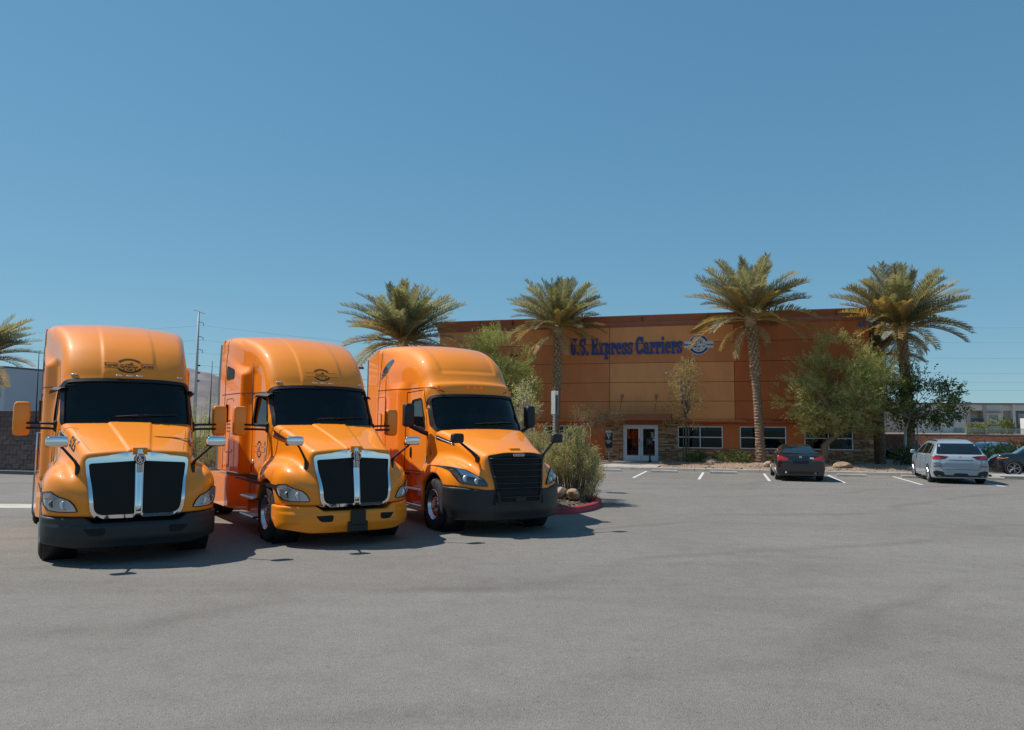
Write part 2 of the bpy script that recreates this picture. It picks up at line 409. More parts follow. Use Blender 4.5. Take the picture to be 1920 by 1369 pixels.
# ------------------------------------------------------------------ semi trucks (x to the viewer's right, y to the rear, origin under the bumper)
def curve_fn(pts, lo=-1.0, hi=7.0, n=3200, sm=17):
    p = np.array(pts); yy = np.linspace(lo, hi, n); k = np.ones(sm) / sm
    dx = np.diff(p[:, 0]); dl = np.diff(p[:, 1]) / dx; m_ = np.zeros(len(p)); m_[0], m_[-1] = dl[0], dl[-1]      # monotone cubic through the points
    w1, w2 = 2 * dx[1:] + dx[:-1], dx[1:] + 2 * dx[:-1]; m_[1:-1] = np.where(dl[1:] * dl[:-1] > 0, (w1 + w2) / (w1 / np.where(dl[:-1] == 0, 1, dl[:-1]) + w2 / np.where(dl[1:] == 0, 1, dl[1:])), 0)
    j = np.clip(np.searchsorted(p[:, 0], yy) - 1, 0, len(dx) - 1); t = (yy - p[j, 0]) / dx[j]; t = np.clip(t, 0, 1)
    zz = (2 * t ** 3 - 3 * t ** 2 + 1) * p[j, 1] + (t ** 3 - 2 * t ** 2 + t) * dx[j] * m_[j] + (-2 * t ** 3 + 3 * t ** 2) * p[j + 1, 1] + (t ** 3 - t ** 2) * dx[j] * m_[j + 1]
    zz = np.where(yy > p[-1, 0], p[-1, 1], np.where(yy < p[0, 0], p[0, 1], zz))
    zz = np.convolve(np.pad(zz, sm // 2, mode='edge'), k, 'valid')[:n]; gg = np.gradient(zz, yy)
    return lambda y: (np.interp(y, yy, zz), np.interp(y, yy, gg))
def plan_sweep(ax, wf, c, n): 
    u = np.clip(ax / wf, 0, .9995); return c * (1 - (1 - u ** n) ** (1 / n))

# --- type A: tall split chrome grille
profA = curve_fn([(1.0, -1), (1.40, .4), (1.52, 1.0), (1.58, 1.9), (1.60, 2.09), (1.755, 2.42), (1.915, 2.75), (1.985, 2.86), (2.07, 3.02), (2.20, 3.2), (2.40, 3.4), (2.70, 3.6), (3.08, 3.77), (3.55, 3.90), (4.1, 3.985), (4.6, 4.02), (5.6, 4.04)])
def F_cab_A(x, y, z):
    ax = np.abs(x)
    yy = y - plan_sweep(ax, 1.10, .45, 2.3) + .022 * (1 - sst(ax, .385, .425)) * sst(z, 2.8, 2.95)
    zt, sl = profA(yy); zt = zt - .035 * ax * ax
    f = (z - zt) / np.sqrt(1 + sl * sl)
    front = 1.05 - .045 * sst(z, 2.1, 2.75)
    wl = front + (1.215 - front) * sst(y, 3.10, 3.42)
    wu = front + (1.20 - front) * sst(y, 2.5, 4.5)
    zs = 3.12 + .42 * sst(y, 3.3, 4.9)
    W = wl + (wu - wl) * sst(z, zs - .05, zs + .14)
    f = smax(f, ax - W, .16)
    f = smax(f, y - 5.0, .05)
    return smax(f, 1.08 - z, .04)
def F_hood_A(x, y, z):
    ax = np.abs(x)
    ridge = .022 * (1 - sst(ax, .10 + .13 * y, .13 + .13 * y))
    zt = 1.655 + (y - .25) * .36 - .030 * np.maximum(y - .25, 0) ** 2 - (.115 - .075 * sst(y, .5, 1.5)) * (ax / .8) ** 2.4 + ridge
    top = (z - zt) / 1.05
    hw = .715 + .205 * np.clip(y - .3, 0, 2) + (.16 - .08 * sst(y, .8, 1.6)) * np.clip(1.65 - z, -.4, .8)
    side = (ax - hw) / 1.03
    yf = .15 + .10 * sst(z, .7, 1.6) + .16 * (ax / .75) ** 2.6
    front = (yf - y) / 1.1
    hood = smax(smax(top, side, .09), front, .05)
    ft = curve_fender(y); fender_top = (z - ft + .10 * np.clip((ax - .85) / .35, 0, 2) ** 2) / 1.1
    yff = .20 + .50 * np.clip((ax - .5) / .72, 0, 2) ** 2.3 - .10 * (z - .8)
    fend = smax(smax(fender_top, ax - 1.215, .24), (yff - y) / 1.25, .16)
    fend = smax(fend, .45 - ax, .05)
    f = smin(hood, fend, .11)
    f = smax(f, y - 2.0, .04)
    f = smax(f, .012 - F_cab_A(x, y, z), .015)
    well = np.sqrt((y - 1.40) ** 2 + (z - .50) ** 2) - .60
    f = smax(f, -np.maximum(well, .72 - ax), .03)
    return smax(f, .70 - z, .03)
_fy = np.array([-.2, .1, .3, .45, .7, 1.0, 1.35, 1.7, 2.0, 2.4]); _fz = np.array([.8, .98, 1.15, 1.27, 1.39, 1.46, 1.485, 1.455, 1.37, 1.2])
def curve_fender(y): return np.interp(y, _fyd, _fzd)
_fyd = np.linspace(-.2, 2.4, 200); _fzd = np.convolve(np.pad(np.interp(_fyd, _fy, _fz), 8, mode='edge'), np.ones(17) / 17, 'valid')
def F_bump_A(x, y, z):
    ax = np.abs(x); top = .695 - .085 * (1 - sst(ax, .55, .72))
    yf = .06 + .62 * (ax / 1.25) ** 3.4 + .05 * sst(z, .42, .25) + .018 * sst(z, .56, .60)
    f = smax((yf - y) / 1.3, ax - 1.225, .10)
    f = smax(f, z - top, .035); f = smax(f, .24 + .06 * sst(ax, .7, 1.2) - z, .04)
    return smax(f, y - 1.0 + .25 * sst(z, .5, .3), .03)

# --- type B: wide dark grille, low sloping nose
profB = curve_fn([(.9, -1), (1.30, .4), (1.44, 1.0), (1.48, 1.9), (1.50, 2.03), (1.70, 2.36), (1.90, 2.69), (1.965, 2.80), (2.0, 2.93), (2.045, 3.0), (2.12, 3.045), (2.22, 3.16), (2.36, 3.36), (2.54, 3.54), (2.80, 3.71), (3.15, 3.85), (3.6, 3.95), (4.2, 4.01), (5.4, 4.03)], sm=21)
def F_cab_B(x, y, z):
    ax = np.abs(x)
    dish = sst(z, 3.20, 3.30) * (1 - sst(ax, .60 + .1 * (z - 3.2), .70 + .1 * (z - 3.2))) * (1 - sst(y, 3.2, 4.0))
    yy = y - plan_sweep(ax, 1.13, .48, 2.3) - .03 * dish
    zt, sl = profB(yy); zt = zt - .05 * ax * ax
    f = (z - zt) / np.sqrt(1 + sl * sl)
    wl = 1.07 + .14 * sst(y, 3.05, 3.6); wu = 1.05 + .15 * sst(y, 2.4, 4.4)
    W = wl + (wu - wl) * sst(z, 2.85, 3.1) - .12 * sst(z, 3.3, 4.0) * (1 - sst(y, 3.6, 4.7))
    f = smax(f, ax - W, .26 - .14 * sst(y, 3.8, 4.8))
    f = smax(f, y - 5.0, .05)
    return smax(f, 1.05 - z, .04)
_gz = np.convolve(np.pad(np.interp(_fyd, [-.2, .1, .3, .5, .8, 1.1, 1.5, 1.9, 2.4], [.95, 1.08, 1.19, 1.28, 1.38, 1.44, 1.46, 1.42, 1.3]), 8, mode='edge'), np.ones(17) / 17, 'valid')
def F_hood_B(x, y, z):
    ax = np.abs(x)
    zt = 1.565 + (y - .1) * .395 - .045 * np.maximum(y - .1, 0) ** 2 - (.13 - .085 * sst(y, .5, 1.5)) * (ax / .75) ** 2.6
    top = (z - zt) / 1.06
    hw = .635 + .26 * np.clip(y - .1, 0, 2) + .10 * np.clip(1.55 - z, -.4, .8)
    side = (ax - hw) / 1.04
    yf = .02 + .07 * sst(z, .8, 1.5) + .10 * (ax / .62) ** 2.4
    hood = smax(smax(top, side, .12), (yf - y) / 1.1, .06)
    fender_top = (z - np.interp(y, _fyd, _gz) + .10 * np.clip((ax - .85) / .35, 0, 2) ** 2) / 1.1
    yff = .12 + .50 * np.clip((ax - .45) / .75, 0, 2) ** 2.1 + .10 * (z - .9)
    fend = smax(smax(fender_top, ax - 1.205, .26), (yff - y) / 1.25, .14)
    f = smin(hood, fend, .13)
    f = smax(f, y - 2.0, .04)
    f = smax(f, .012 - F_cab_B(x, y, z), .015)
    well = np.sqrt((y - 1.42) ** 2 + (z - .50) ** 2) - .63
    f = smax(f, -np.maximum(well, .72 - ax), .03)
    return smax(f, .86 + .06 * sst(ax, .6, 1.2) - z, .02)
def F_bump_B(x, y, z):
    ax = np.abs(x); top = .865 + .045 * sst(ax, .6, 1.2)
    yf = -.01 + .64 * (ax / 1.27) ** 2.8 + .05 * sst(z, .5, .3)
    f = smax((yf - y) / 1.3, ax - 1.235 + .06 * sst(z, .6, .3), .08)
    f = smax(f, z - top, .03); f = smax(f, .27 + .02 * sst(ax, .5, 1.0) - z, .05)
    return smax(f, y - .92 + .2 * sst(z, .6, .3), .03)

def wheel_meshes():
    t = MB().lathe([(.29, -.13), (.36, -.148), (.44, -.15), (.485, -.135), (.503, -.112), (.508, -.09), (.500, -.088), (.500, -.078), (.509, -.076), (.509, -.03), (.500, -.028), (.500, -.018), (.509, -.016), (.509, .016), (.500, .018), (.500, .028), (.509, .03), (.509, .076), (.500, .078), (.500, .088), (.508, .09), (.503, .112), (.485, .135), (.44, .15), (.36, .148), (.29, .13)], axis='x', n=48).mesh('tyre', M['rubber'], 50)
    r_ = MB().lathe([(.292, .128), (.30, .14), (.292, .146), (.278, .13), (.268, .075), (.255, .062), (.20, .052), (.165, .062), (.155, .085), (.15, .09), (.09, .09), (.085, .13), (.07, .145), (.0, .148)], axis='x', n=40)
    for k in range(10):
        a = 2 * math.pi * k / 10
        r_.lathe([(.0, .0645), (.026, .0645), (.03, .058)], origin=(0, .222 * math.cos(a), .222 * math.sin(a)), axis='x', n=10, m=1)
        r_.lathe([(.0, .125), (.013, .125), (.017, .085)], origin=(0, .122 * math.cos(a), .122 * math.sin(a)), axis='x', n=6, m=0)
    r_.lathe([(.29, .10), (.29, -.12), (.1, -.12)], axis='x', n=24, m=1)
    rim = r_.mesh('rim', [M['alu'], M['black']], 35)
    return t, rim
TYRE, RIM = wheel_meshes()
def add_wheel(parent, sx, y, dual=False, steer=0.0):
    wq = empty('wheel', (sx * 1.065, y, .508), 0 if sx > 0 else math.pi); wq.rotation_euler.z += steer; wq.parent = parent
    link_mesh('tyre', TYRE, wq); link_mesh('rim', RIM, wq)
    if dual: link_mesh('tyre', TYRE, wq, loc=(-.34, 0, 0))
    return wq

def body_part(F, lo, hi, h_, name, m, parent, holes=()):
    P, Fc = surface_nets(F, lo, hi, h_)
    if holes: Fc = cut(P, Fc, holes)
    return link_mesh(name, make_mesh(name, P, Fc, m, smooth=True), parent)
def mirx(poly): return [(-a, b) for a, b in poly][::-1]
def rbox(mb, c, s_, r_=.03, m=0):
    mb.box((c[0] - s_[0] / 2, c[1] - s_[1] / 2, c[2] - s_[2] / 2), (c[0] + s_[0] / 2, c[1] + s_[1] / 2, c[2] + s_[2] / 2), m, r_); return mb
def super_box(c, s_, e=4.0, n=20, mn=12):
    """rounded block (superellipsoid)"""
    mb = MB(); P = []
    pw = lambda v, k: math.copysign(abs(v) ** k, v)
    for i in range(mn + 1):
        a = -math.pi / 2 + math.pi * i / mn; row = []
        for j in range(n):
            b = 2 * math.pi * j / n; k = 2 / e
            row.append((c[0] + s_[0] / 2 * pw(math.cos(a), k) * pw(math.cos(b), k), c[1] + s_[1] / 2 * pw(math.cos(a), k) * pw(math.sin(b), k), c[2] + s_[2] / 2 * pw(math.sin(a), k)))
        P.append(row)
    mb.grid(P, 0, True); return mb

def common_truck(root, A, Fc_, Fh, wind, side, dash_z, rear_y):
    """parts both types share: cabin trim, glass, steps, chassis, wheels, mirrors"""
    # glass and gaskets
    g = patch(Fc_, wind, 'y', -.012, M['shield'], 'windscreen', root, step=.06, nr=8)
    rim_strip(Fc_, wind, 'y', .02, .035, .012, .03, M['gasket'], 'gasket', g)
    for s in (-1, 1):
        g2 = patch(Fc_, side, 'x', -.012, M['sideglass'], 'door_window', root, s, step=.07, nr=6)
        rim_strip(Fc_, side, 'x', .015, .028, .010, .03, M['gasket'], 'gasket', g2, s)
    for s in (-1, 1):       # wipers
        wp = MB().tube(conform(Fc_, [(s * .12 - .1, dash_z + .05), (s * .12 + .25, dash_z + .075), (s * .12 + .62, dash_z + .09)], 'y', .02), .010, 5); wp.build('wiper', M['black'], root)
    # cabin: floor, rear wall, headliner, dashboard, seats, steering wheel
    it = MB(); it.box((-.98, 1.75, 1.30), (.98, 3.55, 1.34)); it.box((-1.0, 3.5, 1.3), (1.0, 3.54, 3.0)); it.box((-.95, 2.35, 2.78), (.95, 3.5, 2.81))
    inn = it.build('cabin_trim', M['interior'], root)
    db = MB(); db.prism([(1.62, 1.4), (1.62, dash_z - .12), (1.9, dash_z - .05), (2.12, dash_z - .12), (2.18, 1.75), (2.0, 1.4)], -.93, .93, 'x'); db.build('dashboard', M['interior'], inn, 30)
    MB().lathe([(.225, -.012), (.24, 0), (.225, .012), (.212, 0), (.225, -.012)], axis='z', n=28).build('steering_wheel', M['interior'], inn, True, (.5, 2.38, dash_z - .12), (R(-30), 0, 0))
    for s in (-1, 1):
        st = MB(); rbox(st, (s * .52, 2.9, 1.62), (.5, .5, .14), .05); rbox(st, (s * .52, 3.2, 1.98), (.46, .14, .74), .06); rbox(st, (s * .52, 3.22, 2.44), (.28, .1, .2), .04); st.build('seat', M['seat'], inn, 30)
    # frame rails, tanks, rear deck
    ch = MB(); ch.box((-.45, .5, .62), (-.36, 8.6, .9)); ch.box((.36, .5, .62), (.45, 8.6, .9)); ch.box((-.45, 5.3, .70), (.45, 5.5, .85)); ch.box((-.36, .9, .55), (.36, 2.6, 1.05)); ch.box((-.9, 1.35, .46), (.9, 1.45, .56))
    ch.box((-.45, 7.0, .92), (.45, 8.0, 1.12), 0, .05); ch.build('chassis', M['black'], root)
    ax_ = MB(); ax_.tube([(-.9, 6.45, .51), (.9, 6.45, .51)], .09, 10); ax_.tube([(-.9, 7.75, .51), (.9, 7.75, .51)], .09, 10); ax_.build('axle', M['black'], root, True)
    for s in (-1, 1):
        add_wheel(root, s, 1.40)
        add_wheel(root, s, 6.45, True); add_wheel(root, s, 7.75, True)
        # inner wheel arch
        wa = MB(); wa.lathe([(.60, s * .72), (.62, s * .73), (.62, s * 1.16), (.60, s * 1.17)], origin=(0, 1.41, .50), axis='x', n=28); wa.build('wheel_arch_liner', M['black'], root, True)
    bk = MB(); bk.box((-1.0, 4.985, 1.0), (1.0, 4.995, 3.7)); bk.build('rear_wall', M['black_plastic'], root)

def make_truck_A(name):
    root = empty(name, (0, 0, 0))
    wind = round_poly([(-.965, 2.02), (.965, 2.02), (.965, 2.765), (.5, 2.80), (-.5, 2.80), (-.965, 2.765)], [.10, .10, .11, .3, .3, .11])
    side = round_poly([(1.99, 2.06), (2.96, 2.08), (2.93, 2.61), (2.24, 2.62)], [.05, .07, .09, .10])
    bunk = round_poly([(3.98, 3.05), (4.57, 3.05), (4.55, 3.32), (3.95, 3.21)], [.04, .04, .05, .06])
    F = F_cab_A
    holes = [('y', 0, offset_poly(wind, -.01))] + [('x', s, offset_poly(side, -.008)) for s in (-1, 1)]
    cab = body_part(F, (-1.30, 1.2, 1.0), (1.30, 5.15, 4.15), .026, 'cab', M['orange'], root, holes)
    hood = body_part(F_hood_A, (-1.30, .0, .62), (1.30, 2.1, 2.15), .02, 'hood', M['orange'], root)
    common_truck(root, 'A', F, F_hood_A, wind, side, 2.13, 5.0)
    for s in (-1, 1):
        b_ = patch(F, bunk, 'x', .003, M['black'], 'bunk_window', root, s, step=.06, nr=4); rim_strip(F, bunk, 'x', .0, .018, .008, .0, M['gasket'], 'gasket', b_, s)
    # panel gaps
    for s in (-1, 1):
        seam_line(F, [(2.02, 2.70), (2.6, 2.705), (3.1, 2.71), (3.5, 2.715), (4.97, 2.72)], 'x', 'panel_gap', cab, .008, s)
        seam_line(F, [(4.62, 3.93), (4.66, 3.3), (4.70, 2.72), (4.72, 1.12)], 'x', 'panel_gap', cab, .008, s)
        seam_line(F, [(2.1, 1.14), (1.96, 1.7), (1.97, 2.02)], 'x', 'panel_gap', cab, .008, s)
        seam_line(F, [(3.02, 2.68), (3.03, 2.2), (3.02, 1.14)], 'x', 'panel_gap', cab, .008, s)
        seam_line(F, round_poly([(3.95, 1.5), (4.55, 1.5), (4.52, 2.62), (3.95, 2.62)], .06) , 'x', 'panel_gap', cab, .007, s)
        d_ = MB(); p0 = conform(F, [(4.42, 2.5), (4.42, 2.12)], 'x', .01, s); d_.tube(p0, .035, 6); d_.build('vent', M['black'], root)
        # grab rail on the sleeper, door pull
        p1 = conform(F, [(3.98, 1.9), (3.98, 1.2)], 'x', .05, s); p2 = conform(F, [(3.98, 1.9), (3.98, 1.2)], 'x', -.01, s)
        MB().tube([p2[0], p1[0], p1[1], p2[1]], .011, 6).build('grab_rail', M['chrome'], root, True)
        q = conform(F, [(2.92, 1.40), (2.92, 1.28)], 'x', .015, s); hd = super_box(tuple(q.mean(0)), (.05, .13, .10)); hd.build('door_handle', M['chrome'], root, True)
        # roof side extender behind the sleeper with its rubber edge
        e_ = MB(); e_.prism([(4.99, 1.1), (5.22, 1.1), (5.25, 3.0), (5.18, 3.84), (4.99, 3.93)], s * 1.165, s * 1.20, 'x'); e_.build('side_extender', M['orange'], root)
        e2 = MB(); e2.prism([(5.22, 1.1), (5.44, 1.1), (5.47, 3.0), (5.34, 3.86), (5.18, 3.84), (5.25, 3.0)], s * 1.16, s * 1.198, 'x'); e2.build('extender_edge', M['greysurf'], root)
        # drip visor above the door window
        vz = MB(); a = conform(F, [(2.06, 2.66), (2.45, 2.69), (2.86, 2.64)], 'x', .01, s); o3 = np.array([[s * .13, -.0, -.03]] * 3)
        vz.grid([a, a + o3 * .6 + (0, 0, .01), a + o3 + (0, 0.02, -.02)]); vz.grid([a - (0, 0, .012), a + o3 + (0, .02, -.035)]); vz.build('window_visor', M['black'], root, True)
    # clearance lamps
    for x in (-.818, -.16, 0, .16, .818):
        q = conform(F, [(x, 2.885)], 'y', .006)[0]; lm = super_box((0, 0, 0), (.115, .05, .034), 3.0, 14, 8).build('clearance_lamp', M['markerlens'], root, True); lm.location = q
        lm.rotation_euler = (0, 0, math.atan2(float(conform(F, [(x + .02, 2.855)], 'y', 0)[0][1] - conform(F, [(x - .02, 2.855)], 'y', 0)[0][1]), .04))
    # hood panel crease lines and cowl
    for s in (-1, 1):
        seam_line(F_hood_A, [(s * .62, .34), (s * .78, 1.1), (s * .83, 1.42)], 'z', 'panel_gap', hood, .004, 1, M['inkbrown'])
    cw = MB(); cw.grid([[(x, 1.60 + .30 * (abs(x) / .97) ** 2.4, 2.03 - .06 * x * x) for x in np.linspace(-.97, .97, 17)], [(x, 1.85 + .25 * (abs(x) / .97) ** 2.4, 2.02 - .06 * x * x) for x in np.linspace(-.97, .97, 17)]]); cw.build('cowl', M['black'], root, True)
    # grille: chrome surround with two openings, dark mesh, centre bar, emblem
    GF = F_hood_A
    out = round_poly([(-.615, .672), (.615, .672), (.70, 1.545), (.15, 1.635), (-.15, 1.635), (-.70, 1.545)], [.17, .17, .07, .1, .1, .07], 7)
    opL = round_poly([(-.572, .722), (-.044, .722), (-.050, 1.515), (-.657, 1.475)], [.13, .035, .035, .05], 7); opR = mirx(opL)
    gr = empty('grille', (0, 0, 0)); gr.parent = root
    sur = patch(GF, out, 'y', .035, M['chrome'], 'grille_surround', gr, step=.03, nr=12); rim_strip(GF, out, 'y', .012, .0, .036, .0, M['chrome'], 'surround_edge', gr, step=.03)
    for op in (opL, opR):
        patch(GF, op, 'y', .039, M['void'], 'grille_mesh', gr, step=.03, nr=8); rim_strip(GF, op, 'y', .006, .014, .047, .0, M['chrome'], 'opening_rim', gr, step=.03)
    cb = MB(); pts = np.array([[x, 0, z] for z in np.linspace(.69, 1.66, 14) for x in (-.042, -.026, .026, .042)])
    base = conform(GF, pts[:, [0, 2]], 'y', .05); base = base.reshape(14, 4, 3); base[:, 1:3, 1] -= .02
    cb.grid(base.tolist()); cb.build('centre_bar', M['chrome'], gr, True)
    em = MB(); y0 = float(conform(GF, [(0, 1.52)], 'y', .078)[0][1]) - .02
    em.lathe([(0, -.012), (.07, -.012), (.078, 0), (.078, .02)], origin=(0, y0, 1.535), axis='y', n=24, m=0); em.lathe([(.058, -.016), (.066, -.016), (.066, -.01), (.058, -.01)], origin=(0, y0, 1.535), axis='y', n=24, m=1)
    em.box((-.04, y0 - .01, 1.34), (.04, y0 + .02, 1.47), 0)
    for x in (-.026, 0, .026): em.box((x - .006, y0 - .014, 1.345), (x + .006, y0 - .009, 1.455), 1)
    for x in (-.03, 0, .03): em.box((x - .011, y0 - .012, 1.612), (x + .011, y0 + .02, 1.632), 1)
    emo = em.build('emblem', [M['emblemred'], M['chrome']], gr, 30)
    v, f_ = text_mesh('K', .06, .003); link_mesh('letter', make_mesh('letter', [(q[0], y0 - .0165, q[1] + 1.558) for q in v], f_, M['white']), emo)
    v, f_ = text_mesh('W', .06, .003); link_mesh('letter', make_mesh('letter', [(q[0], y0 - .0165, q[1] + 1.512) for q in v], f_, M['white']), emo)
    nz = MB(); nz.prism([(-.10, .20), (.10, .20), (.10, .40), (-.10, .46)], 1.60, 1.705, 'z'); nz.build('hood_pull', M['orange'], hood)
    # headlamps
    hl = [(1.205, 1.02), (1.185, 1.045), (1.115, 1.058), (1.067, 1.013), (1.011, .982), (.899, .942), (.836, .878), (.79, .787), (.87, .779), (1.03, .781), (1.130, .798), (1.18, .862), (1.20, .948)]
    for s in (-1, 1):
        pl = [(s * a, b) for a, b in hl]; pl = pl if s > 0 else pl[::-1]
        hb = patch(GF, pl, 'y', .006, M['reflector'], 'headlamp', root, step=.03, nr=6); rim_strip(GF, pl, 'y', .0, .012, .016, .0, M['gasket'], 'bezel', hb, step=.03)
        for (cx_, cz, r_, mm) in ((1.09, .888, .048, 'bulb'), (.945, .872, .058, 'reflector')):
            q = conform(GF, [(s * cx_, cz)], 'y', .0)[0]
            lp_ = MB(); lp_.lathe([(0, -.012), (r_ * .55, -.016), (r_, -.024), (r_ * 1.12, -.02), (r_ * 1.15, .01)], origin=tuple(q), axis='y', n=20, m=0); lp_.lathe([(r_, -.0245), (r_ * 1.15, -.022), (r_ * 1.15, .0)], origin=tuple(q), axis='y', n=20, m=1); lp_.build('lamp', [M[mm], M['lampgrey']], hb, True)
        tp = [(s * a, b) for a, b in ((1.19, 1.03), (1.115, 1.045), (1.075, .995), (1.02, .965), (1.06, .945), (1.185, .945))]; tp = tp if s > 0 else tp[::-1]
        patch(GF, tp, 'y', .012, M['lampgrey'], 'turn_lamp', hb, step=.04, nr=3)
        patch(GF, [(a * .995, b) for a, b in pl], 'y', .030, M['lens'], 'cover', hb, step=.03, nr=6)
        # side vent of the hood
        vt = round_poly([(1.84, 1.985), (1.28, 1.815), (1.24, 1.77), (1.70, 1.86), (1.84, 1.90)], .02); vv = patch(GF, vt, 'x', .006, M['black'], 'hood_vent', root, s, step=.05, nr=3); rim_strip(GF, vt, 'x', .0, .015, .014, .0, M['chrome'], 'trim', vv, s)
        # hood mirror
        hm = empty('hood_mirror', (0, 0, 0)); hm.parent = root
        ft = conform(GF, [(.46, 1.40)], 'x', .0, s)[0]
        MB().tube([ft, ft + (s * .05, -.02, .10), (s * 1.0, .24, 1.69), (s * 1.06, .22, 1.75)], [.035, .022, .018, .018], 8).build('arm', M['black'], hm, True)
        rbox(MB(), tuple(ft + (s * .01, 0, -.03)), (.07, .09, .15), .02).build('foot', M['black'], hm)
        super_box((s * 1.09, .22, 1.80), (.29, .13, .155), 4.5).build('shell', M['chrome'], hm, True)
        rbox(MB(), (s * 1.09, .25, 1.755), (.28, .12, .07), .02).build('glass_frame', M['black'], hm)
        # door mirror
        dm = empty('door_mirror', (0, 0, 0)); dm.parent = root
        super_box((s * 1.53, 2.13, 2.14), (.24, .17, .55), 6).build('shell', M['orange'], dm, True)
        rbox(MB(), (s * 1.53, 2.215, 2.14), (.21, .04, .50), .01).build('mirror_glass', M['black'], dm)
        for z in (2.065, 1.985): MB().tube([(s * .98, 1.98, z - .02), (s * 1.15, 1.98, z), (s * 1.46, 2.06, z + .005)], .02, 8).build('arm', M['black'], dm, True)
        rbox(MB(), (s * 1.045, 1.985, 2.02), (.07, .09, .19), .02).build('bracket', M['black'], dm)
        an = MB(); an.tube([(s * 1.33, 2.0, 2.08), (s * 1.335, 2.0, 2.2), (s * 1.345, 2.01, 3.22)], [.016, .010, .006], 6); an.build('antenna', M['black'], root, True)
        # steps and side skirt
        sk = MB(); sk.prism([(s * 1.22, 6.0), (s * 1.22, 4.15), (s * 1.03, 3.25), (s * .85, 3.25), (s * .85, 6.0)], .36, .97, 'z'); sk.prism([(s * 1.215, 6.0), (s * 1.215, 4.1), (s * 1.06, 3.3), (s * .9, 3.3), (s * .9, 6.0)], .97, 1.02, 'z'); sk.build('side_skirt', M['orange'], root)
        sw = MB(); sw.box((min(s * .88, s * 1.0), 2.1, .30), (max(s * .88, s * 1.0), 3.26, 1.0), 0); sw.build('step_well', M['orange'], root)
        for z in (.31, .66):
            tr_ = MB(); tr_.box((min(s * .95, s * 1.20), 2.25, z), (max(s * .95, s * 1.20), 3.22, z + .04), 0, .01)
            for k in range(6): tr_.box((min(s * (.98 + k * .035), s * (.995 + k * .035)), 2.3, z + .04), (max(s * (.98 + k * .035), s * (.995 + k * .035)), 3.17, z + .047), 0)
            tr_.build('step', M['alu'], root)
        sill = MB(); sill.box((min(s * .9, s * 1.06), 2.0, 1.0), (max(s * .9, s * 1.06), 5.0, 1.09)); sill.build('sill', M['black'], root)
    return root

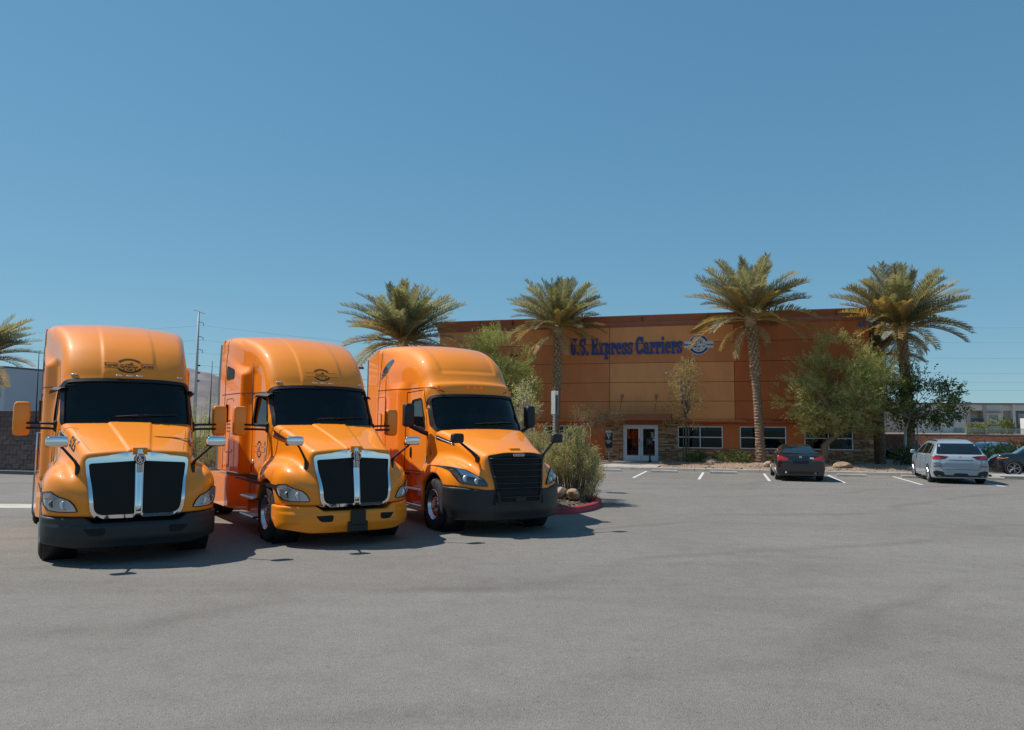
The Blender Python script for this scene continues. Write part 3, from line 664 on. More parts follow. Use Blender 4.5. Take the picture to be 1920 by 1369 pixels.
def make_truck_B(name):
    root = empty(name, (0, 0, 0))
    wind = round_poly([(-1.02, 1.98), (1.02, 1.98), (.995, 2.695), (.5, 2.725), (-.5, 2.725), (-.995, 2.695)], [.12, .12, .12, .3, .3, .12])
    side = round_poly([(2.22, 2.02), (2.92, 2.07), (3.02, 2.62), (2.44, 2.66)], [.06, .08, .10, .08])
    wedge = round_poly([(4.76, 3.17), (4.30, 3.33), (3.97, 3.58), (4.05, 3.64), (4.35, 3.56), (4.66, 3.38)], [.03, .1, .05, .05, .12, .1])
    F = F_cab_B; GF = F_hood_B
    holes = [('y', 0, offset_poly(wind, -.01))] + [('x', s, offset_poly(side, -.008)) for s in (-1, 1)]
    cab = body_part(F, (-1.30, 1.1, .98), (1.30, 5.15, 4.15), .026, 'cab', M['orange'], root, holes)
    hood = body_part(GF, (-1.30, -.1, .78), (1.30, 2.1, 2.12), .02, 'hood', M['orange'], root)
    body_part(F_bump_B, (-1.32, -.1, .2), (1.32, 1.0, 1.0), .02, 'bumper', M['black_plastic'], root)
    common_truck(root, 'B', F, GF, wind, side, 2.07, 5.0)
    for s in (-1, 1):
        b_ = patch(F, wedge, 'x', .004, M['sideglass_dark'], 'bunk_window', root, s, step=.06, nr=4)
        seam_line(F, [(2.05, 2.80), (2.16, 2.89), (2.6, 2.90), (3.4, 2.905), (4.97, 2.93)], 'x', 'panel_gap', cab, .009, s)
        seam_line(F, [(4.66, 3.93), (4.80, 3.3), (4.90, 2.7), (4.96, 1.1)], 'x', 'panel_gap', cab, .008, s)
        seam_line(F, [(2.35, 2.84), (2.12, 2.1), (2.10, 1.8), (2.12, 1.12), (2.6, 1.10), (3.28, 1.10), (3.26, 2.0), (3.22, 2.83), (2.35, 2.85)], 'x', 'panel_gap', cab, .008, s)
        seam_line(F, [(4.35, 1.3), (4.33, 2.72), (4.40, 2.77), (4.90, 2.78)], 'x', 'panel_gap', cab, .012, s, M['orange'])
        hp = conform(F, [(4.72, 2.36), (4.66, 2.36), (4.64, 2.28), (4.66, 1.95)], 'x', .01, s); MB().tube(hp, .010, 5).build('locker_pull', M['seam'], root)
        q = conform(F, [(3.02, 1.60), (3.02, 1.40)], 'x', .01, s); super_box(tuple(q.mean(0)), (.04, .07, .24), 3).build('door_handle', M['black'], root, True)
        e_ = MB(); e_.prism([(4.99, 1.1), (5.72, 1.1), (5.72, 3.75), (5.5, 3.80), (4.99, 3.92)], s * 1.15, s * 1.20, 'x'); e_.build('side_extender', M['orange'], root)
        e2 = MB(); e2.prism([(5.72, 1.1), (5.84, 1.1), (5.84, 3.74), (5.72, 3.75)], s * 1.15, s * 1.198, 'x'); e2.build('extender_edge', M['greysurf'], root)
    for x in (-.83, -.16, 0, .16, .83):
        q = conform(F, [(x, 2.87)], 'y', .0)[0]; MB().lathe([(.0, -.055), (.018, -.05), (.026, -.02), (.03, .06)], axis='z', n=10).build('clearance_lamp', M['orange'], root, True, tuple(q), (R(4), 0, 0))
    # grille
    out = round_poly([(-.44, .60), (.44, .60), (.50, .86), (.605, 1.50), (.3, 1.548), (-.3, 1.548), (-.605, 1.50), (-.50, .86)], [.06, .06, .05, .05, .1, .1, .05, .05])
    def FG(x, y, z): return np.minimum(F_hood_B(x, y, z), F_bump_B(x, y, z))
    gr = empty('grille', (0, 0, 0)); gr.parent = root
    patch(FG, out, 'y', .018, M['void'], 'grille_mesh', gr, step=.04, nr=12); rim_strip(FG, out, 'y', .045, .0, .04, .0, M['black'], 'grille_frame', gr, step=.04)
    for k, z in enumerate((.73, .86, .98, 1.10, 1.22, 1.34, 1.45)):
        xo = np.interp(z, [.6, .86, 1.5], [.42, .48, .585]); pts = conform(FG, [(x, z) for x in np.linspace(-xo, xo, 9)], 'y', .04)
        MB().tube(pts, .014, 6).build('grille_bar', M['black_plastic'], gr, True)
    plq = conform(FG, [(0, 1.515)], 'y', .045)[0]
    bd = super_box((0, 0, 0), (.26, .03, .062), 4, 20, 8).build('name_badge', M['chrome'], gr, True); bd.location = plq
    super_box((0, -.006, 0), (.235, .03, .046), 4, 20, 8).build('badge_face', M['badgeblue'], bd, True)
    v, f_ = text_mesh('FREIGHTLINER', .036, .001, width=.2); link_mesh('lettering', make_mesh('lettering', [(q[0], -.0225, q[1]) for q in v], f_, M['chrome']), bd)
    ra = conform(FG, [(0, .69)], 'y', .035)[0]; rbox(MB(), tuple(ra), (.24, .03, .12), .01).build('radar_cover', M['black'], gr)
    nz = MB(); nz.prism([(-.10, .22), (.12, .22), (.12, .33), (-.14, .35)], 1.60, 1.648, 'z'); nz.build('hood_pull', M['orange'], hood)
    for s in (-1, 1):
        pl = [(1.150, 1.275), (1.084, 1.268), (.949, 1.225), (.813, 1.136), (.70, 1.055), (.640, .94), (.826, .955), (1.021, .987), (1.075, 1.039), (1.13, 1.152)]
        pl = [(s * a, b) for a, b in pl]; pl = pl if s > 0 else pl[::-1]
        hb = patch(GF, pl, 'y', .006, M['lampdark'], 'headlamp', root, step=.03, nr=6); rim_strip(GF, pl, 'y', .0, .012, .016, .0, M['gasket'], 'bezel', hb, step=.03)
        for (cx_, cz, r_) in ((.965, 1.075, .062), (.80, 1.03, .052)):
            q = conform(GF, [(s * cx_, cz)], 'y', .0)[0]
            lp_ = MB(); lp_.lathe([(0, -.014), (r_ * .5, -.016), (r_, -.024), (r_ * 1.15, .01)], origin=tuple(q), axis='y', n=20); lp_.build('lamp', M['reflector'], hb, True)
        am = [(s * a, b) for a, b in ((1.145, 1.265), (1.095, 1.25), (1.04, 1.10), (1.03, 1.0), (1.075, 1.045), (1.125, 1.15))]; am = am if s > 0 else am[::-1]
        patch(GF, am, 'y', .014, M['amber'], 'turn_lamp', hb, step=.04, nr=3)
        up = [(s * a, b) for a, b in ((1.07, 1.255), (.95, 1.215), (.82, 1.13), (.72, 1.055), (.86, 1.10), (1.03, 1.14))]; up = up if s > 0 else up[::-1]
        patch(GF, up, 'y', .014, M['reflector'], 'day_lamp', hb, step=.04, nr=3)
        patch(GF, [(a * .995, b) for a, b in pl], 'y', .030, M['lens'], 'cover', hb, step=.03, nr=6)
        vt = round_poly([(1.86, 1.93), (1.14, 1.745), (1.10, 1.69), (1.80, 1.82)], .02); vv = patch(GF, vt, 'x', .006, M['black'], 'hood_vent', root, s, step=.05, nr=3)
        seam_line(GF, [(1.82, 1.875), (1.14, 1.715)], 'x', 'vent_blade', vv, .008, s, M['alu'], .014)
        slot = round_poly([(s * .44, .78), (s * .53, .80), (s * .56, .60), (s * .51, .57)], .02); slot = slot if s > 0 else slot[::-1]
        patch(F_bump_B, slot, 'y', .004, M['void'], 'tow_slot', root, step=.04, nr=3)
        hm = empty('hood_mirror', (0, 0, 0)); hm.parent = root
        ft = conform(GF, [(.40, 1.47)], 'x', .0, s)[0]
        MB().tube([ft, ft + (s * .10, .03, .10), (s * 1.05, .48, 1.76)], [.045, .030, .022], 8).build('arm', M['black'], hm, True)
        rbox(MB(), tuple(ft + (s * .0, 0, -.03)), (.06, .13, .13), .02).build('foot', M['black'], hm)
        super_box((s * 1.12, .47, 1.84), (.25, .15, .19), 4.5).build('shell', M['black_plastic'], hm, True)
        dm = empty('door_mirror', (0, 0, 0)); dm.parent = root
        super_box((s * 1.465, 2.18, 2.30), (.22, .19, .50), 5).build('shell', M['black_plastic'], dm, True)
        rbox(MB(), (s * 1.465, 2.28, 2.30), (.19, .03, .45), .01).build('mirror_glass', M['black'], dm)
        MB().tube([(s * 1.02, 2.08, 1.90), (s * 1.18, 2.10, 1.95), (s * 1.44, 2.17, 2.07)], [.055, .045, .035], 8).build('arm', M['black'], dm, True)
        sk = MB(); sk.prism([(s * 1.20, 6.0), (s * 1.20, 3.6), (s * 1.05, 3.3), (s * .85, 3.3), (s * .85, 6.0)], .34, 1.0, 'z'); sk.build('side_skirt', M['orange'], root)
        sw = MB(); sw.box((min(s * .88, s * .98), 2.05, .30), (max(s * .88, s * .98), 3.31, 1.04)); sw.build('step_well', M['orange'], root)
        for z in (.36, .70):
            tr_ = MB(); tr_.box((min(s * .95, s * 1.15), 2.12, z), (max(s * .95, s * 1.15), 3.28, z + .05), 0, .012); tr_.build('step', M['alu'], root)
        fx = MB(); fx.box((min(s * .95, s * 1.19), 1.98, .32), (max(s * .95, s * 1.19), 2.12, 1.04), 0, .02); fx.build('fender_return', M['orange'], root)
        st_ = Print(); st_.quad((2.02, 1.48), (2.10, 1.48), (2.10, 1.58), (2.02, 1.58), 0); st_.quad((2.03, 1.38), (2.09, 1.38), (2.09, 1.45), (2.03, 1.45), 1)
    return root

M['sideglass_dark'] = mat('tinted_pane', (0.05, 0.075, 0.10), .06, coat=1)
M['badgeblue'] = mat('badge_blue', (0.02, 0.04, 0.09), .3)
M['lampdark'] = mat('lamp_housing', (0.035, 0.05, 0.065), .15, metal=.3)
TRUCK_GROUP = 'orange semi trucks parked in a row'
tA = make_truck_A('semi_truck'); tB = copy_tree(tA); tC = make_truck_B('semi_truck')
for o, (x, y, a) in ((tA, (-5.507, 11.404, 32.93)), (tB, (-2.609, 13.242, 33.52)), (tC, (.1675, 14.7616, 28.62))):
    o.location = (x, y, 0); o.rotation_euler = (0, 0, R(a))
tag(tA, 'orange semi truck numbered 525 with charcoal bumper and split chrome grille', 'truck', TRUCK_GROUP)
tag(tB, 'orange semi truck with orange bumper and chrome grille, in the middle of the row', 'truck', TRUCK_GROUP)
tag(tC, 'orange semi truck with wide dark grille and grey bumper beside the red kerb', 'truck', TRUCK_GROUP)
# bumpers of the two chrome-grille trucks differ in colour
bump = body_part(F_bump_A, (-1.32, -.05, .18), (1.32, 1.1, .8), .02, 'bumper', M['black_plastic'], tA)
me2 = bump.data.copy(); me2.materials.clear(); me2.materials.append(M['orange']); bump2 = link_mesh('bumper', me2, tB)
bump['label'] = 'charcoal plastic front bumper'; bump2['label'] = 'orange painted front bumper'
for t_, b_ in ((tA, bump), (tB, bump2)):
    for s in (-1, 1):
        sl = round_poly([(s * .42, .54), (s * .62, .545), (s * .70, .545), (s * .62, .435), (s * .44, .43)], .03); sl = sl if s > 0 else sl[::-1]
        sl = round_poly([(s * .42, .55), (s * .71, .535), (s * .63, .435), (s * .44, .435)], [.05, .02, .04, .04]); sl = sl if s < 0 else sl[::-1]
        patch(F_bump_A, sl, 'y', .004, M['void'], 'bumper_slot', b_, step=.04, nr=3)
    gap = MB(); gp = conform(F_bump_A, [(x, .655 if abs(x) > .72 else .575) for x in np.linspace(-1.17, 1.17, 30)], 'y', -.01)
for z0, z1, w_, mm in ((.36, .62, .27, 'black'), (.245, .43, .36, 'black')):
    q = conform(F_bump_A, [(0, (z0 + z1) / 2)], 'y', .02)[0]; rbox(MB(), (0, float(q[1]) - (.012 if z0 < .3 else 0), (z0 + z1) / 2), (w_, .05, z1 - z0), .015).build('plate_bracket', M[mm], tB)
# decals
P = Print(); badge_art(P, .0, 3.07, .80, True, 0, 1, .62); P.on_surface(F_cab_A, 'y', .004, [M['ink'], M['inkbrown']], 'roof_decal', tA)
P = Print(); badge_art(P, .0, 3.06, .66, False, 0, 1, .70); P.on_surface(F_cab_A, 'y', .004, [M['ink'], M['inkbrown']], 'roof_decal', tB)
for t_ in (tA, tB):
    for s in (-1, 1):
        P = Print(); badge_art(P, 0, 0, .62, False, 0, 1, .98); P.v = [(2.50 + s * q[0], 1.60 + q[1]) for q in P.v]; P.on_surface(F_cab_A, 'x', .004, [M['ink'], M['inkbrown']], 'door_decal', t_, s)
for t_, num in ((tA, '525'),):
    for s in (-1, 1):
        v, f_ = text_mesh(num, .22, .006, width=.34); pr = Print(); pr.v = [(1.02 + s * q[0], 1.745 + q[1] - .30 * s * q[0] * s) for q in v]; pr.f = f_; pr.m = [0] * len(f_); pr.on_surface(F_hood_A, 'x', .004, [M['ink']], 'number', t_, s)
for s in (-1, 1):
    P = Print()
    for k in range(4):
        for j, (u0, u1) in enumerate(((0, .07), (.085, .13), (.15, .24), (.26, .30))): P.stroke([(4.14 + u0 + .01 * (k % 2), 2.16 - k * .075), (4.14 + u1, 2.16 - k * .075)], .032)
    P.on_surface(F_cab_A, 'x', .004, [M['inkbrown']], 'registration_lines', tB, s)
    for t_, FF, y0, zs in ((tB, F_cab_A, 2.10, (1.72, 1.60, 1.48, 1.38)), (tC, F_hood_B, 1.93, (1.42, 1.33, 1.24))):
        P = Print()
        for k, z in enumerate(zs): P.quad((y0, z - .04), (y0 + .055, z - .04), (y0 + .055, z + .04), (y0, z + .04), k % 3)
        P.on_surface(FF, 'x', .005, [mat('green_sticker', (.10, .28, .14), .5), mat('blue_sticker', (.10, .25, .38), .5), mat('pale_sticker', (.45, .42, .36), .5)], 'permit_stickers', t_, s)
# ------------------------------------------------------------------ setting: ground, kerbs, markings
BA = -0.2795; BO = Vector((0.0, 47.79, 0.0))
cB, sB = math.cos(BA), math.sin(BA)
def Bw(x, y, z=0.0): return (BO.x + cB * x - sB * y, BO.y + sB * x + cB * y, z)
def bthing(name, x, y, z=0.0, rz=0.0): return empty(name, Bw(x, y, z), BA + rz)

def asphalt_material():
    m = bpy.data.materials.new('asphalt'); t, b = nodes_of(m); L = t.links.new
    tc = t.nodes.new('ShaderNodeTexCoord')
    def noise(sc, det=4, rough=.6, vec=None, dist=0.0):
        n = t.nodes.new('ShaderNodeTexNoise'); n.inputs['Scale'].default_value = sc; n.inputs['Detail'].default_value = det; n.inputs['Roughness'].default_value = rough; n.inputs['Distortion'].default_value = dist
        L(vec or tc.outputs['Object'], n.inputs['Vector']); return n.outputs['Fac']
    def ramp(f, stops):
        r_ = t.nodes.new('ShaderNodeValToRGB'); e = r_.color_ramp.elements
        while len(e) < len(stops): e.new(.5)
        for k, (p, c) in enumerate(stops): e[k].position = p; e[k].color = (*c, 1) if len(c) == 3 else c
        L(f, r_.inputs[0]); return r_.outputs[0]
    def mix(f, a, bb, mode='MIX'):
        x = t.nodes.new('ShaderNodeMix'); x.data_type = 'RGBA'; x.blend_type = mode
        if isinstance(f, float): x.inputs[0].default_value = f
        else: L(f, x.inputs[0])
        L(a, x.inputs[6]); L(bb, x.inputs[7]); return x.outputs[2]
    base = ramp(noise(.22, 5, .55, dist=.6), [(.30, (.188, .174, .157)), (.52, (.206, .191, .173)), (.74, (.226, .210, .191))])
    # long wear swaths left by turning trucks
    mp = t.nodes.new('ShaderNodeMapping'); mp.inputs['Rotation'].default_value = (0, 0, R(-38)); mp.inputs['Scale'].default_value = (.07, .42, 1); L(tc.outputs['Object'], mp.inputs[0])
    sw = ramp(noise(1.0, 4, .6, mp.outputs[0], 1.2), [(.30, (.89, .885, .88)), (.50, (1, 1, 1)), (.70, (1.0, 1.0, 1.0))])
    col = mix(1.0, base, sw, 'MULTIPLY')
    # oil and tyre stains
    st = ramp(noise(.55, 3, .5, dist=.3), [(.22, (.78, .77, .76)), (.34, (1, 1, 1)), (1.0, (1, 1, 1))]); col = mix(.7, col, st, 'MULTIPLY')
    # scrubbed tyre bands and a few fine cracks
    sx = t.nodes.new('ShaderNodeSeparateXYZ'); mp2 = t.nodes.new('ShaderNodeMapping'); mp2.inputs['Rotation'].default_value = (0, 0, R(-31)); L(tc.outputs['Object'], mp2.inputs[0])
    nz_ = t.nodes.new('ShaderNodeTexNoise'); nz_.inputs['Scale'].default_value = .16; nz_.inputs['Detail'].default_value = 2; L(tc.outputs['Object'], nz_.inputs['Vector'])
    L(mp2.outputs[0], sx.inputs[0]); m1 = t.nodes.new('ShaderNodeMath'); m1.operation = 'MULTIPLY_ADD'; m1.inputs[1].default_value = 5.0; L(nz_.outputs['Fac'], m1.inputs[0]); L(sx.outputs['Y'], m1.inputs[2])
    wv = t.nodes.new('ShaderNodeMath'); wv.operation = 'PINGPONG'; wv.inputs[1].default_value = 1.9; L(m1.outputs[0], wv.inputs[0])
    band = ramp(wv.outputs[0], [(.0, (.83, .825, .815)), (.13, (.90, .895, .89)), (.34, (1, 1, 1)), (1.0, (1, 1, 1))]); e_ = t.nodes.new('ShaderNodeTexNoise'); e_.inputs['Scale'].default_value = .35; e_.inputs['Detail'].default_value = 3; L(tc.outputs['Object'], e_.inputs['Vector'])
    bm = ramp(e_.outputs['Fac'], [(.34, (0, 0, 0)), (.58, (1, 1, 1)), (1, (1, 1, 1))]); col = mix(bm, col, mix(1.0, col, band, 'MULTIPLY'))
    vc = t.nodes.new('ShaderNodeTexVoronoi'); vc.feature = 'DISTANCE_TO_EDGE'; vc.inputs['Scale'].default_value = .33
    dn = t.nodes.new('ShaderNodeTexNoise'); dn.inputs['Scale'].default_value = 1.6; dn.inputs['Detail'].default_value = 5; L(tc.outputs['Object'], dn.inputs['Vector'])
    va = t.nodes.new('ShaderNodeVectorMath'); va.operation = 'MULTIPLY_ADD'; va.inputs[1].default_value = (.9, .9, .9); L(dn.outputs['Color'], va.inputs[0]); L(tc.outputs['Object'], va.inputs[2]); L(va.outputs[0], vc.inputs['Vector'])
    crk = ramp(vc.outputs['Distance'], [(.0, (.35, .34, .33)), (.0045, (.6, .59, .58)), (.009, (1, 1, 1)), (1.0, (1, 1, 1))]); cm = ramp(noise(.12, 2, .5), [(.60, (0, 0, 0)), (.70, (.55, .55, .55)), (1, (.6, .6, .6))]); col = mix(cm, col, mix(1.0, col, crk, 'MULTIPLY'))
    # aggregate: pale and dark chips
    v = t.nodes.new('ShaderNodeTexVoronoi'); v.inputs['Scale'].default_value = 85; L(tc.outputs['Object'], v.inputs['Vector'])
    chip = ramp(v.outputs['Color'], [(.0, (.5, .49, .48)), (.3, (.95, .95, .95)), (.8, (1.04, 1.03, 1.02)), (1.0, (1.7, 1.65, 1.55))]); col = mix(.6, col, chip, 'MULTIPLY')
    mot = ramp(noise(2.6, 5, .7), [(.30, (.88, .875, .87)), (.50, (1, 1, 1)), (.72, (1.09, 1.09, 1.08))]); col = mix(.8, col, mot, 'MULTIPLY')
    coarse = ramp(noise(17, 4, .8), [(.28, (.72, .71, .70)), (.46, (1, 1, 1)), (.72, (1.16, 1.15, 1.13))]); col = mix(.6, col, coarse, 'MULTIPLY')
    pit = ramp(noise(38, 5, .75), [(.30, (.45, .44, .43)), (.42, (1, 1, 1)), (1, (1.08, 1.08, 1.08))]); col = mix(.75, col, pit, 'MULTIPLY')
    # scattered dark pits where stones have come out
    v2 = t.nodes.new('ShaderNodeTexVoronoi'); v2.inputs['Scale'].default_value = 9.0; v2.inputs['Randomness'].default_value = 1.0; L(tc.outputs['Object'], v2.inputs['Vector'])
    sp2 = ramp(v2.outputs['Distance'], [(.0, (.38, .37, .36)), (.10, (.5, .49, .48)), (.14, (1, 1, 1)), (1, (1, 1, 1))]); sm2 = ramp(noise(.8, 3, .6), [(.48, (0, 0, 0)), (.66, (.9, .9, .9)), (1, (1, 1, 1))]); col = mix(sm2, col, mix(1.0, col, sp2, 'MULTIPLY'))
    L(col, b.inputs['Base Color']); b.inputs['Roughness'].default_value = .86; b.inputs['Specular IOR Level'].default_value = .35
    bp = t.nodes.new('ShaderNodeBump'); bp.inputs['Strength'].default_value = .55; bp.inputs['Distance'].default_value = .012
    ad = t.nodes.new('ShaderNodeMath'); ad.operation = 'ADD'; L(v.outputs['Distance'], ad.inputs[0]); L(noise(60, 4, .7), ad.inputs[1]); L(ad.outputs[0], bp.inputs['Height']); L(bp.outputs[0], b.inputs['Normal'])
    return m
M['asphalt'] = asphalt_material()
M['dirt'] = mat('desert_dirt', (0.26, 0.20, 0.145), .95, var=.25, vscale=.15, bump=.2, bscale=6)
M['concrete'] = mat('kerb_concrete', (0.40, 0.365, 0.32), .85, var=.18, vscale=2.5, bump=.15, bscale=60)
M['concrete_pale'] = mat('gutter_concrete', (0.47, 0.45, 0.38), .88, var=.15, vscale=1.5, bump=.1, bscale=50)
M['gravel'] = mat('decomposed_granite', (0.30, 0.205, 0.14), .95, var=.35, vscale=9, bump=.6, bscale=30)
M['gravel_dark'] = mat('island_mulch', (0.10, 0.07, 0.05), .95, var=.55, vscale=14, bump=.8, bscale=24)
M['linepaint'] = mat('white_road_paint', (0.62, 0.62, 0.60), .75, var=.18, vscale=12, bump=.05, bscale=80)
M['bluepaint'] = mat('blue_road_paint', (0.13, 0.27, 0.42), .75, var=.2, vscale=12)
M['ghostpaint'] = mat('worn_stencil_paint', (0.33, 0.325, 0.315), .85, var=.15, vscale=20)
M['redkerb'] = mat('red_kerb_paint', (0.36, 0.028, 0.035), .6, var=.22, vscale=6, bump=.1, bscale=40)

gs = 3500
g = MB(); g.add([(-gs, -gs, -.02), (gs, -gs, -.02), (gs, gs, -.02), (-gs, gs, -.02)], [(0, 1, 2, 3)]); tag(g.build('terrain', M['dirt']), kind='structure')
a_ = MB(); a_.add([(-70, -40, 0), (70, -40, 0), (70, 120, 0), (-70, 120, 0)], [(0, 1, 2, 3)]); tag(a_.build('asphalt_yard', M['asphalt']), kind='structure')
# valley gutter across the yard on the left
vg = MB(); vg.add([(-40, 18.9, .004), (-6.2, 18.9, .004), (-6.2, 19.9, .004), (-40, 19.9, .004)], [(0, 1, 2, 3)]); tag(vg.build('concrete_gutter', M['concrete_pale']), kind='structure')
# stall lines
for k, x in enumerate((6.45, 9.2, 11.9, 14.67, 17.47, 20.2, 22.97, 25.7)):
    ln = MB(); w_ = .055
    P4 = lambda x0, y0, x1, y1, z: [Bw(x0, y0, z), Bw(x1, y0, z), Bw(x1, y1, z), Bw(x0, y1, z)]
    ln.add(P4(x - w_, -13.35, x + w_, -8.0, .004), [(0, 1, 2, 3)], 0); ln.add(P4(x - w_ - .01, -13.65, x + w_ + .01, -13.35, .004), [(0, 1, 2, 3)], 1)
    tag(ln.build('parking_line', [M['linepaint'], M['bluepaint']]), kind='structure')
for k, x in enumerate((10.55, 13.3, 16.05, 18.85, 21.6)):
    v, f_ = text_mesh('U.S. EXPRESS', .26, .006, width=1.75); o = link_mesh('stencil_marking', make_mesh('stencil_marking', [Bw(x + q[0], -13.75 + q[1] * 1.2, .004) for q in v], f_, M['ghostpaint'])); tag(o, kind='structure')
# kerb, planting bed and walkway in front of the building
kb = MB(); seg = np.arange(-16, 24.6, 3.05)
for a, b in zip(seg[:-1], seg[1:]):
    kb.prism([(-7.25, 0), (-7.22, .13), (-7.19, .15), (-7.0, .15), (-7.0, 0)], a + .006, b - .006, 'x')
o = kb.build('kerb', M['concrete'], None, 30); o.location = BO; o.rotation_euler = (0, 0, BA); tag(o, kind='structure')
def bed_z(x, y): return .12 + .16 * math.exp(-((y + 2.2) / 2.4) ** 2) * (1 - math.exp(-((x - 8.0) / 2.0) ** 2)) + .02 * math.sin(x * 2.1) * math.cos(y * 1.7)
xs, ys = np.linspace(-16, 24.4, 110), np.linspace(-7.0, .2, 24)
bd = MB(); bd.grid([[(x, y, bed_z(x, y) + RNG.uniform(-.015, .015)) for x in xs] for y in ys]); o = bd.build('planting_bed', M['gravel'], None, True); o.location = BO; o.rotation_euler = (0, 0, BA); tag(o, kind='structure')
wk = MB(); wk.box((6.6, -6.99, .02), (9.6, .0, .165), 0, .01); o = wk.build('walkway', M['concrete'], None); o.location = BO; o.rotation_euler = (0, 0, BA); tag(o, kind='structure')
# median on the right
md = MB(); md.prism([(24.4, -8.15), (60, -9.2), (60, -7.6), (24.4, -6.55)], 0, .14, 'z'); o = md.build('median_kerb', M['concrete'], None); o.location = BO; o.rotation_euler = (0, 0, BA); tag(o, kind='structure')
# loose stones on the bed (too many to count)
def rock_mesh(name, m, seed, n=1, sub=1, sq=(1, 1, .7)):
    rg = np.random.default_rng(seed)
    t = (1 + 5 ** .5) / 2; V = [(-1, t, 0), (1, t, 0), (-1, -t, 0), (1, -t, 0), (0, -1, t), (0, 1, t), (0, -1, -t), (0, 1, -t), (t, 0, -1), (t, 0, 1), (-t, 0, -1), (-t, 0, 1)]
    Fs = [(0, 11, 5), (0, 5, 1), (0, 1, 7), (0, 7, 10), (0, 10, 11), (1, 5, 9), (5, 11, 4), (11, 10, 2), (10, 7, 6), (7, 1, 8), (3, 9, 4), (3, 4, 2), (3, 2, 6), (3, 6, 8), (3, 8, 9), (4, 9, 5), (2, 4, 11), (6, 2, 10), (8, 6, 7), (9, 8, 1)]
    V = [np.array(v) / np.linalg.norm(v) for v in V]
    for _ in range(sub):
        cache = {}; nf = []
        def mid(a, b):
            k = (min(a, b), max(a, b))
            if k not in cache: q = V[a] + V[b]; V.append(q / np.linalg.norm(q)); cache[k] = len(V) - 1
            return cache[k]
        for a, b, c in Fs: ab, bc, ca = mid(a, b), mid(b, c), mid(c, a); nf += [(a, ab, ca), (b, bc, ab), (c, ca, bc), (ab, bc, ca)]
        Fs = nf
    V = np.array(V); D = rg.normal(size=(9, 3)); D /= np.linalg.norm(D, axis=1)[:, None]; h_ = rg.uniform(.62, .95, 9)
    for d, hh in zip(D, h_):      # cleaved faces
        e = V @ d - hh; V = V - np.maximum(e, 0)[:, None] * d
    V = V * np.array(sq) * (1 + rg.normal(0, .03, len(V)))[:, None]
    return V, Fs
st = MB(); rv = [rock_mesh('r', None, k, sub=0) for k in range(5)]
for k in range(2600):
    x, y = RNG.uniform(-2, 24.2), RNG.uniform(-6.9, -.1)
    if 6.5 < x < 9.7: continue
    V, Fs = rv[k % 5]; r_ = RNG.uniform(.015, .05) * (2.0 if RNG.random() < .04 else 1); c = np.array([x, y, bed_z(x, y) + r_ * .3]); a = RNG.uniform(0, 6.28); ca, sa = math.cos(a), math.sin(a)
    st.add([(c[0] + r_ * (q[0] * ca - q[1] * sa), c[1] + r_ * (q[0] * sa + q[1] * ca), c[2] + r_ * q[2]) for q in V], Fs, int(k % 3))
o = st.build('gravel_stones', [M['gravel'], mat('tan_pebble', (.36, .27, .20), .9), mat('grey_pebble', (.25, .22, .19), .9)]); o.location = BO; o.rotation_euler = (0, 0, BA); tag(o, 'tan landscaping stones strewn over the bed before the building', 'stones', kind='stuff')
# concrete wheel stops
ws = MB(); ws.prism([(-.09, 0), (-.08, .08), (-.05, .12), (.05, .12), (.08, .08), (.09, 0)], -.61, .61, 'x'); wsm = ws.mesh('wheel_stop', M['concrete'])
SL = ['concrete wheel stop by the walkway, mostly behind the big bush', 'concrete wheel stop straight in front of the mailbox', 'concrete wheel stop before the low green shrubs, left of the dark sedan', 'concrete wheel stop in the empty stall between the two parked cars', 'concrete wheel stop at the front wheels of the pale SUV', 'concrete wheel stop past the pale SUV, near the black crossover']
for x, lb in zip((7.45, 10.12, 12.84, 18.37, 21.0, 23.75), SL):
    o = link_mesh('wheel_stop', wsm); o.location = Bw(x, -8.75, .003); o.rotation_euler = (0, 0, BA + R(random.uniform(-2, 2))); tag(o, lb, 'wheel stop', 'wheel stops along the stalls')
# planted island with red kerb beside the third truck
isl = [(-.62, 18.75), (1.0, 18.28), (1.55, 18.5), (2.02, 19.2), (2.38, 20.2), (2.50, 21.1), (2.35, 22.3), (1.9, 23.6), (1.2, 25.4), (.5, 27.2), (-.8, 29.2), (-2.0, 28.6), (-1.9, 25.5), (-1.3, 22.0)]
isl = round_poly(isl, .35, 4)
kbi = MB(); inn = offset_poly(isl, -.16); n = len(isl); base = [(p[0], p[1], 0) for p in isl]; t1 = [(p[0], p[1], .13) for p in offset_poly(isl, -.012)]; t2 = [(p[0], p[1], .15) for p in offset_poly(isl, -.035)]; t3 = [(p[0], p[1], .15) for p in inn]; t4 = [(p[0], p[1], .02) for p in inn]
kbi.grid([base, t1, t2, t3, t4], 0, True); tag(kbi.build('red_kerb', M['redkerb'], None, 50), kind='structure')
ib = MB(); cxy = np.array(inn).mean(0); rows = []
for k in range(9):
    f_ = 1 - k / 8; rows.append([(cxy[0] + (p[0] - cxy[0]) * f_, cxy[1] + (p[1] - cxy[1]) * f_, .10 + .20 * (1 - f_ ** 2) + RNG.uniform(-.02, .02)) for p in inn])
ib.grid(rows, 0, True); tag(ib.build('island_soil', M['gravel_dark'], None, True), kind='structure')
st = MB()
